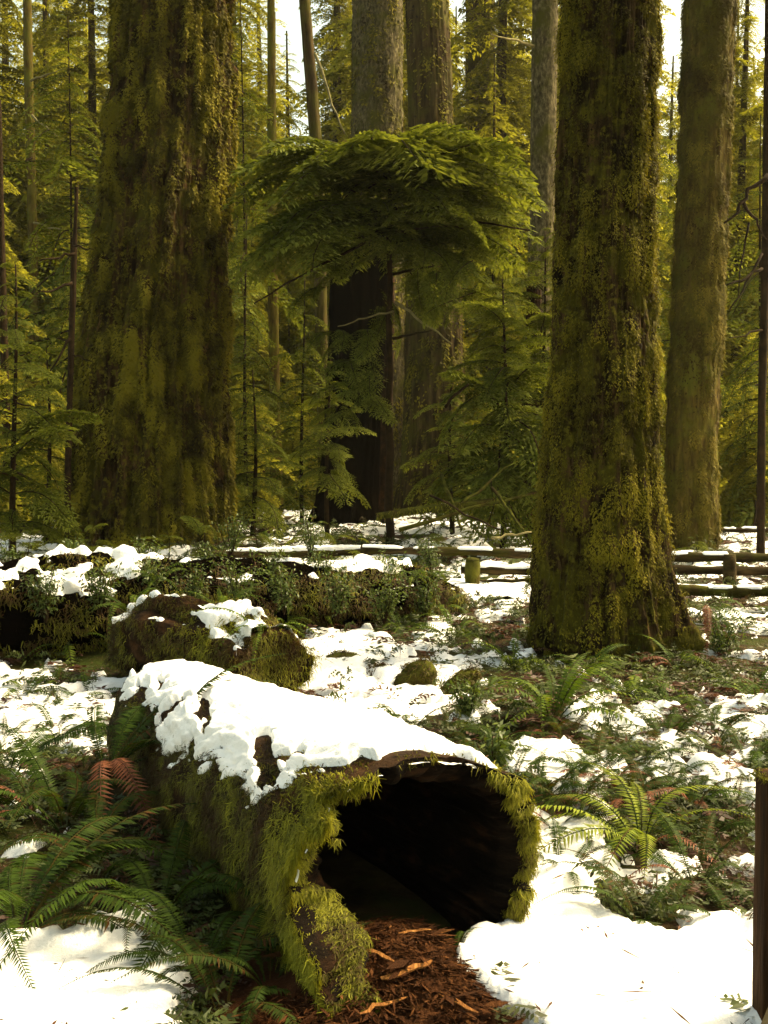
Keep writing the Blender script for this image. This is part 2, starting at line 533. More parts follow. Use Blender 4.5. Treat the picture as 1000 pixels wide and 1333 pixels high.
def snow_sheet(X, Y, thick, fine):
    s = snow_mask(X, Y)
    t = sstep(-0.06, 0.42, s)
    Zs = ground_h(X, Y) - 0.03 + (thick + 0.03) * t + (fbm(X * 6, Y * 6, 0, 77, 3) - 0.5) * 0.05 * t + fine * (fbm(X * 22, Y * 22, 0, 78, 2) - 0.5) * t
    V = np.stack([X, Y, Zs], -1).reshape(-1, 3)
    F = grid_faces(X.shape[0], X.shape[1])
    keep = (s.ravel()[F] > -0.05).any(1)
    F = F[keep]
    used, inv = np.unique(F, return_inverse=True)
    return V[used], inv.reshape(F.shape)


Xn, Yn = sheet(-4.6, 4.6, 1.6, 12.0, 0.026)
Va, Fa = snow_sheet(Xn, Yn, 0.060, 0.028)
Xf, Yf = sheet(-26, 26, 12.0, 64, 0.17)
Vb, Fb = snow_sheet(Xf, Yf, 0.11, 0.0)
Vs, Fs, _ = join([(Va, Fa), (Vb, Fb)])
snow = link('snow_patches', mesh_np('snow_patches', Vs, Fs, M['snow']))
tag(snow, kind='stuff', label='patches of white snow lying over the forest floor')


# ------------------------------------------------------------------ moss on a surface
def moss_on(Pp, Nn, length, width, tone, seed, out=0.45, single=False):
    """strands that leave the surface along its normal and hang"""
    rg = np.random.default_rng(seed)
    n = len(Pp)
    side = unit(np.cross(Nn, np.array([0, 0, 1.0]) + rg.normal(0, 0.35, (n, 3))))
    L = length * rg.uniform(0.5, 1.4, n)[:, None]
    down = np.array([0, 0, -1.0])
    d1 = unit(Nn * out * 1.6 + down * 0.6 + side * rg.normal(0, 0.85, (n, 1)) + rg.normal(0, 0.28, (n, 3))) * L * 0.5
    d2 = unit(Nn * out * 0.3 + down * 0.9 + side * rg.normal(0, 0.7, (n, 1)) + rg.normal(0, 0.15, (n, 3))) * L * 0.6
    W = side * (width * rg.uniform(0.6, 1.4, n))[:, None] * 0.5
    if single:
        return kites(Pp - Nn * 0.01, d1 + d2, W * 1.3, tone, 0.5)
    return ribbons(Pp - Nn * 0.01, d1, d2, W, tone)


def vnormals(Vg, wrap=True):
    """normals of a [i,j] grid of points; j runs round the trunk"""
    dj = (np.roll(Vg, -1, 1) - np.roll(Vg, 1, 1)) if wrap else np.gradient(Vg, axis=1)
    di = np.gradient(Vg, axis=0)
    return unit(np.cross(dj, di))


# ------------------------------------------------------------------ trunks
def trunk_grid(rows, nth, nz, seed, ridge=0.05, kridge=7.0, zk=0.35, lump=0.05, flare=0.25, flare_h=0.8, roots=(), fine=0.012, cushion=0.0, cfreq=4.2, field=None, ztop=None):
    """rows: (z, x, y, r) from the ground up"""
    rows = np.array(rows, float)
    z0, z1 = rows[0, 0], rows[-1, 0]
    t = np.linspace(0, 1, nz) ** 1.35
    zs = z0 + (z1 - z0) * t
    cx, cy, rr = [np.interp(zs, rows[:, 0], rows[:, k]) for k in (1, 2, 3)]
    th = np.linspace(0, 2 * math.pi, nth, endpoint=False)
    c, s = np.cos(th)[None, :], np.sin(th)[None, :]
    zz = zs[:, None]
    wob = (fbm(zz * 0.5, c * 0.8 + 4, s * 0.8, seed + 40, 2) - 0.5) * 1.3
    n1 = fbm(c * kridge / 2 + wob, s * kridge / 2, zz * zk, seed, 3)
    rid = 1 - np.abs(2 * n1 - 1) * 2.2
    n2 = fbm(c * 1.3, s * 1.3, zz * 0.35, seed + 5, 3) - 0.5
    n3 = fbm(c * kridge * 1.8, s * kridge * 1.8, zz * zk * 9, seed + 9, 3) - 0.5
    m1 = fbm(c * kridge * 1.15 + wob, s * kridge * 1.15, zz * zk * 2.2, seed + 21, 3)
    rid2 = 1 - np.abs(2 * m1 - 1) * 2.4
    n4 = fbm(cx[:, None] + rr[:, None] * c * cfreq, rr[:, None] * s * cfreq, zz * cfreq * 0.6, seed + 23, 3) - 0.5
    rad = rr[:, None] * (1 + ridge * (rid - 0.85) + 0.45 * ridge * (rid2 - 0.85) + lump * 2 * (n2 - 0.08)) - 0.25 * cushion + fine * 2 * n3 + cushion * 2 * n4
    hz = np.maximum(zz - z0, 0)
    fl = flare * np.exp(-hz / flare_h) * (0.55 + 1.0 * np.clip(fbm(c * 1.6, s * 1.6, 0.3, seed + 3, 2) * 2 - 0.55, 0, 1.2))
    rad = rad * (1 + fl)
    for az, amp, wid, hh in roots:
        da = (th - az + math.pi) % (2 * math.pi) - math.pi
        rad = rad + rr[:, None] * amp * np.exp(-(da / wid) ** 2)[None, :] * np.exp(-hz / hh)
    if field is not None:
        field.append(n4 + 0.35 * (rid2 - 0.6) * 0.5)
    V = np.stack([cx[:, None] + rad * c, cy[:, None] + rad * s, np.repeat(zz, nth, 1)], -1)
    return V


def px_rows(Y, edges, base_z=-0.15, extra=8.0, taper=0.94):
    """edges: (py, left, right) of the trunk in the photograph from the base up, at distance Y"""
    rows = []
    for py, a, b in edges:
        l_, r_ = P(a, py, Y), P(b, py, Y)
        rows.append([0.5 * (l_[2] + r_[2]), 0.5 * (l_[0] + r_[0]), Y, 0.5 * (r_[0] - l_[0])])
    b0 = rows[0]
    if b0[0] > base_z:
        rows.insert(0, [base_z, b0[1], Y, b0[3] * 1.03])
    else:
        rows[0][0] = base_z
    a, b = rows[-2], rows[-1]
    k = extra / max(b[0] - a[0], 0.5)
    rows.append([b[0] + extra, b[1] + (b[1] - a[1]) * k * 0.7, Y, b[3] * taper])
    return rows


def px_tree(name, label, Y, edges, mat, nth=96, nz=220, seed=1, moss=0, moss_len=0.09, moss_w=0.03, moss_mat=None, moss_lo=0.42, extra=8.0, group=None, limbs=(), topcrown=None, moss_out=0.45, **kw):
    rows = px_rows(Y, edges, extra=extra)
    root = thing(name, label, 'tree', (rows[0][1], Y, 0), group)
    fld = []
    Vg = trunk_grid(rows, nth, nz, seed, field=fld, **kw)
    part('trunk', Vg.reshape(-1, 3), grid_faces(nz, nth, True), mat, root)
    if moss:
        rg = np.random.default_rng(seed + 100)
        N = vnormals(Vg)
        near = np.where(Vg[..., 1] < Y + rows[0][3] * 0.5)
        zmax = P(0, -60, Y)[2]
        ok = Vg[near][:, 2] < zmax
        idx = (near[0][ok], near[1][ok])
        # weight by area: rows are closer together low down
        w = np.gradient(Vg[:, 0, 2])[idx[0]]
        mk = fbm(Vg[idx][:, 0] * 1.6, Vg[idx][:, 1] * 1.6, Vg[idx][:, 2] * 0.7, seed + 60, 4)
        low = np.exp(-np.maximum(Vg[idx][:, 2], 0) / 1.2) * 0.12
        f4 = fld[0][idx]
        w = w * np.clip(mk + low - moss_lo + 0.02, 0.04, 0.2) * np.clip(f4 * 5 + 0.5, 0.05, 1.2)
        w = w / w.sum()
        pick = rg.choice(len(w), moss, p=w)
        Pp = Vg[idx][pick] + rg.normal(0, 0.02, (moss, 3)) * np.array([1, 0.3, 1.5])
        Nn = N[idx][pick]
        tone = np.clip(0.47 + 1.6 * f4[pick] + 0.6 * (fbm(Pp[:, 0] * 2.6, Pp[:, 1] * 2.6, Pp[:, 2] * 1.6, seed + 61, 4) - 0.5) * 2.6 + rg.normal(0, 0.07, moss), 0, 1)
        V, F, T = moss_on(Pp, Nn, moss_len, moss_w, tone, seed, moss_out, True)
        part('moss', V, F, moss_mat or M['moss_trunk'], root, T, kind='stuff')
    for k, (a, b, r0, amp, mt) in enumerate(limbs):
        pts = wander(P(a[0], a[1], Y + (a[2] if len(a) > 2 else -0.2)), P(b[0], b[1], Y + (b[2] if len(b) > 2 else -0.6)), 9, amp, seed + k)
        V, F = tube_q(pts, np.linspace(r0, r0 * 0.35, 9), 6)
        part('branch', V, F, mt, root)
    return root, Vg


px_tree('giant_cedar_tree', 'massive leaning moss covered trunk, widest of all, with furrowed reddish bark', 21.0,
        [(712, 76, 306), (690, 84, 302), (620, 90, 298), (480, 99, 297), (330, 119, 302), (180, 136, 307), (0, 154, 304)], M['bark_cedar'],
        nth=400, nz=560, seed=11, moss=160000, moss_len=0.080, moss_w=0.030, cushion=0.15, cfreq=3.6, ridge=0.10, kridge=9, zk=0.10, lump=0.05, flare=0.12, flare_h=0.9, fine=0.06, moss_lo=0.40, extra=9, moss_out=0.6)
px_tree('mossy_fir_tree', 'broad dark mossy trunk with flaring roots beside the rail fence', 9.3,
        [(850, 694, 872), (800, 692, 868), (700, 696, 862), (580, 706, 857), (400, 718, 852), (200, 725, 853), (0, 729, 857)], M['bark_right'],
        nth=360, nz=520, seed=23, moss=150000, moss_len=0.030, moss_w=0.0095, cushion=0.055, cfreq=7.5, ridge=0.085, kridge=9, zk=0.22, lump=0.035, flare=0.10, flare_h=0.5, fine=0.028,
        roots=((R(-18), 0.95, 0.20, 0.42), (R(-58), 0.34, 0.22, 0.45), (R(-110), 0.16, 0.3, 0.3), (R(200), 0.10, 0.4, 0.3)), moss_lo=0.41, extra=9)
px_tree('ochre_mossy_tree', 'slender straight trunk coated in ochre moss, right of the broad dark one', 19.5,
        [(716, 866, 933), (560, 866, 935), (300, 880, 946), (0, 891, 958)], M['bark_ochre'],
        nth=120, nz=300, seed=31, moss=60000, moss_len=0.065, moss_w=0.020, cushion=0.04, cfreq=6.0, moss_mat=M['moss_ochre'], ridge=0.03, kridge=7, zk=0.3, lump=0.03, flare=0.06, fine=0.02, moss_lo=0.3)
px_tree('grey_bark_tree', 'pale grey scaly trunk seen just left of the broad mossy trunk', 25.0,
        [(690, 681, 712), (480, 684, 714), (280, 689, 722), (0, 693, 727)], M['bark_grey'], nth=72, nz=180, seed=37, ridge=0.04, kridge=8, zk=1.2, lump=0.04, fine=0.025,
        limbs=(((695, 60), (640, 45, -1.5), 0.035, 0.12, M['pale_twig']),))
px_tree('brown_fir_tree', 'tall brown trunk rising behind the umbrella shaped hemlock', 34.0,
        [(668, 516, 612), (560, 524, 606), (330, 532, 600), (170, 531, 592), (0, 528, 583)], M['bark_brown'], nth=120, nz=220, seed=41, ridge=0.06, kridge=9, zk=0.15, lump=0.05, fine=0.04, flare=0.15,
        moss=9000, moss_len=0.13, moss_w=0.05, moss_lo=0.45)
px_tree('mottled_grey_tree', 'mottled grey trunk speckled with moss, above the hemlock canopy', 38.0,
        [(665, 452, 530), (300, 456, 526), (0, 459, 525)], M['bark_grey'], nth=110, nz=200, seed=43, ridge=0.045, kridge=9, zk=0.8, lump=0.04, fine=0.06, moss=9000, moss_len=0.13, moss_w=0.05, moss_lo=0.45)
px_tree('slim_pole_tree', 'slim straight mossy stem standing close to the giant furrowed trunk', 33.0,
        [(656, 352, 369), (480, 350, 364), (300, 348, 361), (0, 348, 358)], M['bark_ochre'], nth=24, nz=120, seed=47, ridge=0.03, flare=0.2, flare_h=0.3,
        limbs=(((355, 600), (318, 640, -1), 0.05, 0.15, M['twig']), ((355, 480), (330, 470, -1), 0.03, 0.15, M['twig'])))
px_tree('leaning_pole_tree', 'slim brown stem leaning left as it rises behind the hemlock', 30.0,
        [(666, 414, 432), (470, 411, 428), (320, 407, 424), (180, 403, 419), (0, 389, 404)], M['bark_brown'], nth=24, nz=120, seed=53, ridge=0.03, flare=0.2, flare_h=0.3,
        limbs=(((410, 70), (448, 175, -0.4), 0.05, 0.35, M['pale_twig']),))
px_tree('pale_thin_tree', 'thin pale stem far off among sunlit foliage, left of the giant trunk', 44.0,
        [(650, 42, 54), (320, 37, 49), (80, 31, 43), (0, 30, 41)], M['bark_ochre'], nth=20, nz=90, seed=59, ridge=0.03,
        limbs=(((40, 105), (80, 90, -1), 0.05, 0.2, M['pale_twig']), ((42, 150), (75, 178, -1), 0.05, 0.2, M['pale_twig']), ((42, 205), (18, 220, -1), 0.05, 0.2, M['twig']), ((44, 290), (85, 300, -1), 0.05, 0.2, M['pale_twig'])))
px_tree('far_fir_tree', 'far trunk half hidden by needles between the brown trunk and the grey one', 50.0,
        [(645, 606, 640), (170, 606, 643), (0, 606, 645)], M['bark_brown'], nth=40, nz=100, seed=61, ridge=0.04)
px_tree('shaded_brown_tree', 'dark reddish brown stump-like trunk close behind the broad mossy trunk', 22.0,
        [(700, 668, 716), (620, 674, 712), (500, 679, 710), (380, 682, 708)], M['char'], nth=60, nz=90, seed=67, ridge=0.08, kridge=7, zk=0.4, extra=1.2, taper_=0) if False else None
px_tree('red_brown_tree', 'dark reddish brown trunk close behind the left of the broad mossy one', 22.0,
        [(700, 668, 716), (620, 674, 712), (500, 679, 710), (420, 684, 706)], M['log_bark'], nth=60, nz=90, seed=67, ridge=0.09, kridge=7, zk=0.4, extra=0.8)
px_tree('right_edge_tree', 'thin dark stem with bare crooked branches at the far right', 18.0,
        [(700, 985, 996), (540, 987, 997), (300, 992, 1003), (0, 996, 1006)], M['twig'], nth=16, nz=80, seed=71, ridge=0.03, flare=0.2, flare_h=0.2,
        limbs=(((1000, 228), (945, 290, -0.5), 0.045, 0.3, M['twig']), ((968, 262, -0.3), (1000, 312, -0.3), 0.03, 0.2, M['twig']), ((975, 290, -0.3), (960, 390, -0.5), 0.02, 0.15, M['twig']),
               ((992, 350), (945, 372, -0.6), 0.03, 0.12, M['twig']), ((992, 330), (950, 405, -0.6), 0.025, 0.15, M['twig']), ((992, 430), (950, 440, -0.6), 0.02, 0.12, M['twig'])))
px_tree('dark_sapling_tree', 'thin dark sapling stem with short limbs hugging the giant trunk', 19.0,
        [(640, 84, 92), (480, 88, 96), (350, 92, 100), (290, 96, 101)], M['twig'], nth=12, nz=50, seed=73, ridge=0.02, extra=0.6,
        limbs=(((97, 330), (50, 340, -0.6), 0.03, 0.15, M['twig']), ((96, 320), (122, 325, -0.3), 0.02, 0.1, M['twig']), ((94, 368), (48, 382, -0.6), 0.03, 0.2, M['twig']),
               ((92, 440), (62, 490, -0.4), 0.025, 0.15, M['twig']), ((93, 460), (120, 470, -0.3), 0.02, 0.1, M['twig'])))
px_tree('left_dark_tree', 'thin dark stem beside the snowy gap at the far left edge', 26.0,
        [(678, 5, 18), (560, 3, 14), (430, 0, 10), (300, -3, 6)], M['twig'], nth=14, nz=60, seed=79, ridge=0.03, flare=0.2, flare_h=0.2, extra=3,
        limbs=(((8, 470), (45, 455, -0.6), 0.03, 0.15, M['twig']), ((6, 520), (50, 530, -0.6), 0.03, 0.15, M['twig'])))

# the charred snag
YS = 27.0
rows = px_rows(YS, [(684, 404, 506), (650, 412, 500), (560, 420, 505), (450, 426, 508), (330, 432, 512)], extra=0.9)
snag = thing('charred_snag', 'black burnt snag with ragged broken top behind the hemlock', 'dead tree', (rows[0][1], YS, 0))
Vg = trunk_grid(rows, 110, 160, 83, ridge=0.09, kridge=6, zk=0.2, lump=0.07, flare=0.25, flare_h=0.7, fine=0.05)
th = np.linspace(0, 2 * math.pi, 110, endpoint=False)
jag = fbm(np.cos(th) * 3, np.sin(th) * 3, 0.5, 84, 3) * 3.0 - 1.6
top = sstep(0.55, 1.0, (Vg[:, :1, 2] - Vg[0, 0, 2]) / (Vg[-1, 0, 2] - Vg[0, 0, 2]))
Vg[..., 2] += jag[None, :] * top
part('trunk', Vg.reshape(-1, 3), grid_faces(160, 110, True), M['char'], snag)
V, F = tube_q(np.array([P(500, 676, YS - 1.0), P(503, 560, YS - 1.05), P(508, 440, YS - 0.9), P(511, 345, YS - 0.8)]), [0.13, 0.12, 0.10, 0.06], 8, 5, 0.3)
part('strip_of_wood', V, F, M['log_bark'], snag)


# ------------------------------------------------------------------ foliage building blocks
def bough_arrays(nside, ntwig, seed, width=0.34, rise=0.10, droop=0.38, twig=0.075, tw=0.16, hang=0.25):
    """a flat hemlock spray of length 1 along +X; returns leaf kites and the wood's tube"""
    rg = np.random.default_rng(seed)

    def ax(t):
        return np.stack([t - 0.10 * t ** 3, 0.035 * np.sin(t * 5 + seed), rise * t * 2 - (rise + droop) * t ** 2], -1)
    Ps, Ds, Ws, Ts = [], [], [], []
    for i in range(nside):
        t = 0.06 + 0.94 * (i + rg.uniform(-0.3, 0.3)) / nside
        t = min(max(t, 0.03), 0.995)
        p = ax(np.array(t))
        dt = unit(ax(np.array(min(t + 0.02, 1.01))) - p)
        for sgn in (-1, 1):
            L = width * (0.16 + 0.84 * (1 - t) ** 0.75) * min(1.0, 0.35 + t * 3.2) * rg.uniform(0.7, 1.15)
            ang = R(rg.uniform(46, 66))
            sd_ = np.array([-dt[1], dt[0], 0]) * sgn
            d = unit(dt * math.cos(ang) + unit(sd_) * math.sin(ang) + np.array([0, 0, rg.uniform(-0.12, 0.08)]))
            nt = max(2, int(ntwig * L / width + 0.5))
            s = (np.arange(nt) + 0.5) / nt
            base = p + d[None, :] * (L * s)[:, None] + np.stack([0 * s, 0 * s, -hang * L * s ** 2], -1)
            for sg2 in (-1, 1):
                a2 = R(48)
                q = np.cross(d, np.array([0, 0, 1.0]))
                q = unit(q) * sg2
                l2 = twig * (1.1 - 0.55 * s) * rg.uniform(0.75, 1.25, nt)
                dd = unit(d[None, :] * math.cos(a2) + q[None, :] * math.sin(a2) + np.stack([0 * s, 0 * s, rg.normal(-0.22, 0.16, nt)], -1)) * l2[:, None]
                Ps.append(base)
                Ds.append(dd)
                wv = unit(np.cross(dd, np.array([0, 0, 1.0]) + rg.normal(0, 0.35, (nt, 3)))) * (l2 * tw * 1.4)[:, None]
                Ws.append(wv)
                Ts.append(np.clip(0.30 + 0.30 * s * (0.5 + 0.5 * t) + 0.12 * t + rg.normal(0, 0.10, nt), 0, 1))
            Ps.append(base[-1:] + 0)
            dd = (d * twig * 1.2 + np.array([0, 0, -0.3 * twig]))[None, :]
            Ds.append(dd)
            Ws.append(unit(np.cross(dd, np.array([0, 0, 1.0]))) * twig * tw)
            Ts.append(np.array([0.7]))
    Pb, D, W, T = [np.concatenate(a) for a in (Ps, Ds, Ws, Ts)]
    V, F, T = kites(Pb, D, W, T)
    pts = ax(np.linspace(0, 0.97, 8))
    Vw, Fw = tube(pts, np.linspace(0.011, 0.002, 8), 5, caps=False)
    return V, F, T, Vw, Fw


def bough_mesh(name, mats, **kw):
    V, F, T, Vw, Fw = bough_arrays(**kw)
    Vj, Fj, Tj = join([(V, F, T), (Vw, Fw, np.full(len(Vw), 0.3))])
    mi = np.concatenate([np.zeros(len(F), int), np.ones(len(Fw), int)])
    return mesh_np(name, Vj, Fj, mats, Tj, True, mi)


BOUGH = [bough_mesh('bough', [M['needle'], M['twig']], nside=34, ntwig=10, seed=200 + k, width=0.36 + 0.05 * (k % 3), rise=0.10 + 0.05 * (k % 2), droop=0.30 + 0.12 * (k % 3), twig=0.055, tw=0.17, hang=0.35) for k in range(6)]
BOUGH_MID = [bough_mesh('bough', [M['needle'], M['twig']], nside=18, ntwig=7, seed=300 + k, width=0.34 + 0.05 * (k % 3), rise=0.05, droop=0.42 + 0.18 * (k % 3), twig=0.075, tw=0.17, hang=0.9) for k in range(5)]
FARB = [bough_arrays(nside=17, ntwig=8, seed=400 + k, width=0.42, rise=0.04, droop=0.36 + 0.12 * (k % 3), twig=0.072, tw=0.22, hang=0.6) for k in range(5)]


def crown_mesh(name, H, z0, Lmax, nb, seed, mat, power=0.8, gap=0.0):
    rg = np.random.default_rng(seed)
    parts = []
    for i in range(nb):
        h = z0 + (H - z0) * ((i + rg.uniform(0, 1)) / nb)
        f = (h - z0) / (H - z0)
        L = Lmax * max(0.06, (1 - f) ** power) * rg.uniform(0.35, 1.3) * (0.7 + 0.3 * min(1, f * 6))
        az = i * 2.39996 + rg.normal(0, 0.5)
        V, F, T, Vw, Fw = FARB[rg.integers(len(FARB))]
        pit = rg.normal(-0.12, 0.22) + 0.25 * f
        c, s = math.cos(pit), math.sin(pit)
        V2 = V * L
        V2[:, 2] *= rg.uniform(0.8, 1.5)
        V2 = np.stack([V2[:, 0] * c - V2[:, 2] * s, V2[:, 1], V2[:, 0] * s + V2[:, 2] * c], -1)
        c, s = math.cos(az), math.sin(az)
        V2 = np.stack([V2[:, 0] * c - V2[:, 1] * s, V2[:, 0] * s + V2[:, 1] * c, V2[:, 2] + h], -1)
        parts.append((V2, F, np.clip(T + rg.normal(0, 0.12), 0, 1)))
    V, F, T = join(parts)
    return mesh_np(name, V, F, mat, T)


CROWNS = [crown_mesh('crown', 18 + 3 * k, 1.2 + 1.5 * (k % 3), 3.7 + 0.4 * (k % 2), 190 + 12 * k, 500 + k, M['far_needle'], 0.75) for k in range(5)]
LOWC = [crown_mesh('crown', 6.0 + 1.2 * k, 0.25, 2.9 + 0.2 * k, 120, 540 + k, M['far_needle'], 0.7) for k in range(3)]


def simple_trunk(name, H, r, seed):
    V, F = tube(np.stack([0.12 * np.sin(np.linspace(0, 3, 14) + seed), 0.1 * np.cos(np.linspace(0, 4, 14) + seed), np.linspace(-0.2, H, 14)], -1), np.linspace(r, r * 0.12, 14), 10, seed, 0.2, caps=False)
    return mesh_np(name, V, F, M['bark_brown'])


TR = [simple_trunk('trunk', 18 + 3 * k, 0.26 + 0.03 * k, k) for k in range(5)]
TRL = [simple_trunk('trunk', 6.0 + 1.2 * k, 0.09, 7 + k) for k in range(3)]


def place_conifer(px, Y, k, sc, rz, low=False, name='background_conifer', label=None, group=None, dz=0.0):
    x = (px - 500) / FPX * Y
    t = thing(name, label, 'tree', (x, Y, float(ground_h(x, Y)) + dz), group, rz)
    t.scale = (sc, sc, sc)
    link('trunk', (TRL if low else TR)[k], t)
    link('crown', (LOWC if low else CROWNS)[k], t)
    CONIFERS.append((t, px, Y, label))
    return t


MARKS = [(-60, 'left edge'), (42, 'pale thin stem'), (200, 'giant furrowed trunk'), (355, 'slim mossy stem'), (412, 'leaning slim stem'), (492, 'mottled grey trunk'), (560, 'tall brown trunk'),
         (624, 'half hidden far trunk'), (702, 'grey scaly trunk'), (790, 'broad mossy trunk'), (912, 'ochre trunk'), (1000, 'right edge stem')]
CONIFERS = []


def name_conifers():
    buckets = {}
    for o, px, Y, kind in CONIFERS:
        m = min(MARKS, key=lambda q: abs(q[0] - px))
        side = 'behind' if abs(px - m[0]) < 14 else ('left of' if px < m[0] else 'right of')
        buckets.setdefault((kind, side, m[1]), []).append((Y, o))
    order = ['nearest', 'second nearest', 'third nearest', 'fourth nearest', 'fifth nearest', 'sixth nearest', 'seventh nearest', 'eighth nearest', 'ninth nearest', 'tenth nearest']
    for (kind, side, m), lst in buckets.items():
        lst.sort(key=lambda q: q[0])
        for i, (Y, o) in enumerate(lst):
            o['label'] = f'{kind} {side} the {m}' + (f', {order[i]} there' if len(lst) > 1 else '')


rg = np.random.default_rng(99)
GAPS = [(385, 20), (596, 10), (868, 14)]
n_far = 0
for Y0, Y1, n, sc0, sc1 in ((44, 56, 17, 1.0, 1.35), (56, 72, 25, 1.1, 1.5), (72, 100, 38, 1.4, 1.95)):
    for i in range(n):
        px = -120 + 1240 * (i + rg.uniform(0.15, 0.85)) / n
        Yd = rg.uniform(Y0, Y1)
        sc = rg.uniform(sc0, sc1)
        if any(abs(px - a) < b + 22 for a, b in GAPS):
            sc = sc0 * 0.74
        place_conifer(px, Yd, int(rg.integers(5)), sc, rg.uniform(0, 6.28), label='distant yellow green conifer', group='distant conifers behind the big trunks')
        n_far += 1
for i, (px, Yd, k, sc, rz) in enumerate([(-30, 40, 1, .8, 0), (70, 52, 2, .9, 1), (105, 38, 0, .62, 2), (330, 42, 1, .62, 3), (375, 46, 0, .5, 1), (460, 48, 2, .5, 2), (570, 46, 1, .5, 4), (640, 40, 3, .6, 5), (745, 38, 2, .6, 1), (830, 42, 1, .75, 2), (900, 40, 3, .7, 3), (960, 34, 2, .75, 4), (1030, 36, 1, .9, 5), (375, 62, 1, 1.2, 2.2), (612, 66, 2, 1.25, 1.0), (872, 60, 0, 1.3, 4.0), (655, 58, 3, 1.1, 0.4), (440, 66, 4, 1.2, 3.0)]):
    place_conifer(px, Yd, k, sc, rz, name='woodland_conifer', label='tall conifer with hanging boughs', group='mid distance conifers')
for i, (px, Yd, k, sc) in enumerate([(20, 30, 0, .62), (60, 26, 1, .55), (320, 30, 2, .5), (385, 36, 0, .7), (460, 40, 1, .7), (560, 42, 2, .6), (620, 33, 1, .6), (655, 28, 0, .55), (760, 30, 2, .6), (850, 30, 1, .7), (965, 25, 0, .6), (1010, 28, 2, .7), (-30, 24, 2, .6), (310, 45, 1, .8), (950, 45, 2, .9), (580, 52, 0, .9), (400, 55, 2, .9), (120, 48, 1, .9), (20, 45, 0, .9), (500, 60, 1, 1.0), (690, 55, 2, .9)]):
    place_conifer(px, Yd, k, sc, i * 1.3, True, name='understory_conifer', label='young bushy understory conifer', group='young understory conifers')


name_conifers()

# ------------------------------------------------------------------ trees built bough by bough
def boughs(root, specs, meshes):
    """specs: (x, y, z, azimuth, pitch, roll, scale) local to root"""
    for i, (x, y, z, az, pit, rol, s) in enumerate(specs):
        m = meshes[i % len(meshes)]
        o = link('bough', m, root, (x, y, z))
        o.rotation_euler = Euler((rol, -pit, az), 'XYZ')
        o.scale = (s, s, s)


YH = 20.0
hx = P(507, 700, YH)[0]
hem = thing('hemlock_tree', 'young hemlock with a wide umbrella shaped canopy of layered boughs', 'tree', (hx, YH, 0))
stem = np.array([[hx + 0.03 * math.sin(z), YH, z] for z in np.linspace(-0.2, 7.2, 16)])
stem[:, 0] = [P(507, 700, YH)[0] + 0.02 * math.sin(2 * k) for k in range(16)]
V, F = tube_q(stem, np.linspace(0.085, 0.03, 16), 8, 3, 0.1)
part('trunk', V, F, M['twig'], hem)


def zpx(py, Y=YH):
    return P(0, py, Y)[2]


rg = np.random.default_rng(5)
sp = []
for i in range(36):                    # the umbrella: arching boughs all round the top
    az = i * 2.39996
    L = rg.uniform(2.65, 3.1)
    sp.append((0, 0, zpx(212) - 0.45 * rg.uniform(0, 1) ** 1.3, az, rg.uniform(0.14, 0.28), rg.normal(0, 0.12), L * rg.uniform(0.9, 1.05)))
for i in range(22):                    # second tier, to the left
    az = math.pi + rg.normal(0, 0.8) * (1 if i % 4 else 2.0)
    sp.append((rg.uniform(-0.6, 0), rg.uniform(-0.5, .2), zpx(rg.uniform(275, 320)), az, rg.uniform(0.0, 0.16), rg.normal(0, 0.15), rg.uniform(1.9, 2.7)))
for i in range(16):                    # forward-facing sprays over the stem
    az = -math.pi / 2 + rg.normal(0, 0.7)
    sp.append((rg.uniform(-0.7, 0.7), -0.1, zpx(rg.uniform(230, 330)), az, rg.uniform(-0.2, 0.15), rg.normal(0, 0.2), rg.uniform(1.1, 1.7)))
for i in range(20):                    # right tier
    az = rg.normal(0, 0.7)
    sp.append((rg.uniform(0, 0.8), rg.uniform(-0.4, .3), zpx(rg.uniform(255, 330)), az, rg.uniform(-0.05, 0.16), rg.normal(0, 0.2), rg.uniform(1.8, 2.6)))
for i in range(16):                    # limp boughs hanging under the canopy
    sp.append((rg.uniform(-1.4, 1.6), rg.uniform(-0.6, 0.2), zpx(rg.uniform(300, 400)), rg.uniform(0, 6.28), rg.uniform(-0.7, -0.15), rg.normal(0, 0.35), rg.uniform(0.7, 1.4)))
for i in range(20):                    # thin sprays hanging on the front of the snag
    sp.append((rg.uniform(-1.0, -0.1), -0.15, zpx(rg.uniform(430, 540)), rg.uniform(math.pi * 0.9, math.pi * 1.75), rg.uniform(-0.5, -0.1), rg.normal(0, 0.3), rg.uniform(0.6, 1.0)))
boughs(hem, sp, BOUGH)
for a, b, r0, amp, mt in (((512, 357), (566, 346), .03, .06, 'twig'), ((515, 393), (588, 448), .028, .14, 'pale_twig'), ((512, 441), (562, 430), .03, .06, 'twig'), ((512, 405), (440, 425), .02, .15, 'pale_twig'),
                          ((505, 270), (690, 300), .035, .1, 'twig'), ((505, 300), (330, 395), .035, .2, 'twig')):
    pts = wander(P(a[0], a[1], YH), P(b[0], b[1], YH - 0.7), 9, amp, int(a[0]))
    V, F = tube_q(pts, np.linspace(r0, r0 * 0.4, 9), 6)
    part('branch', V, F, M[mt], hem)


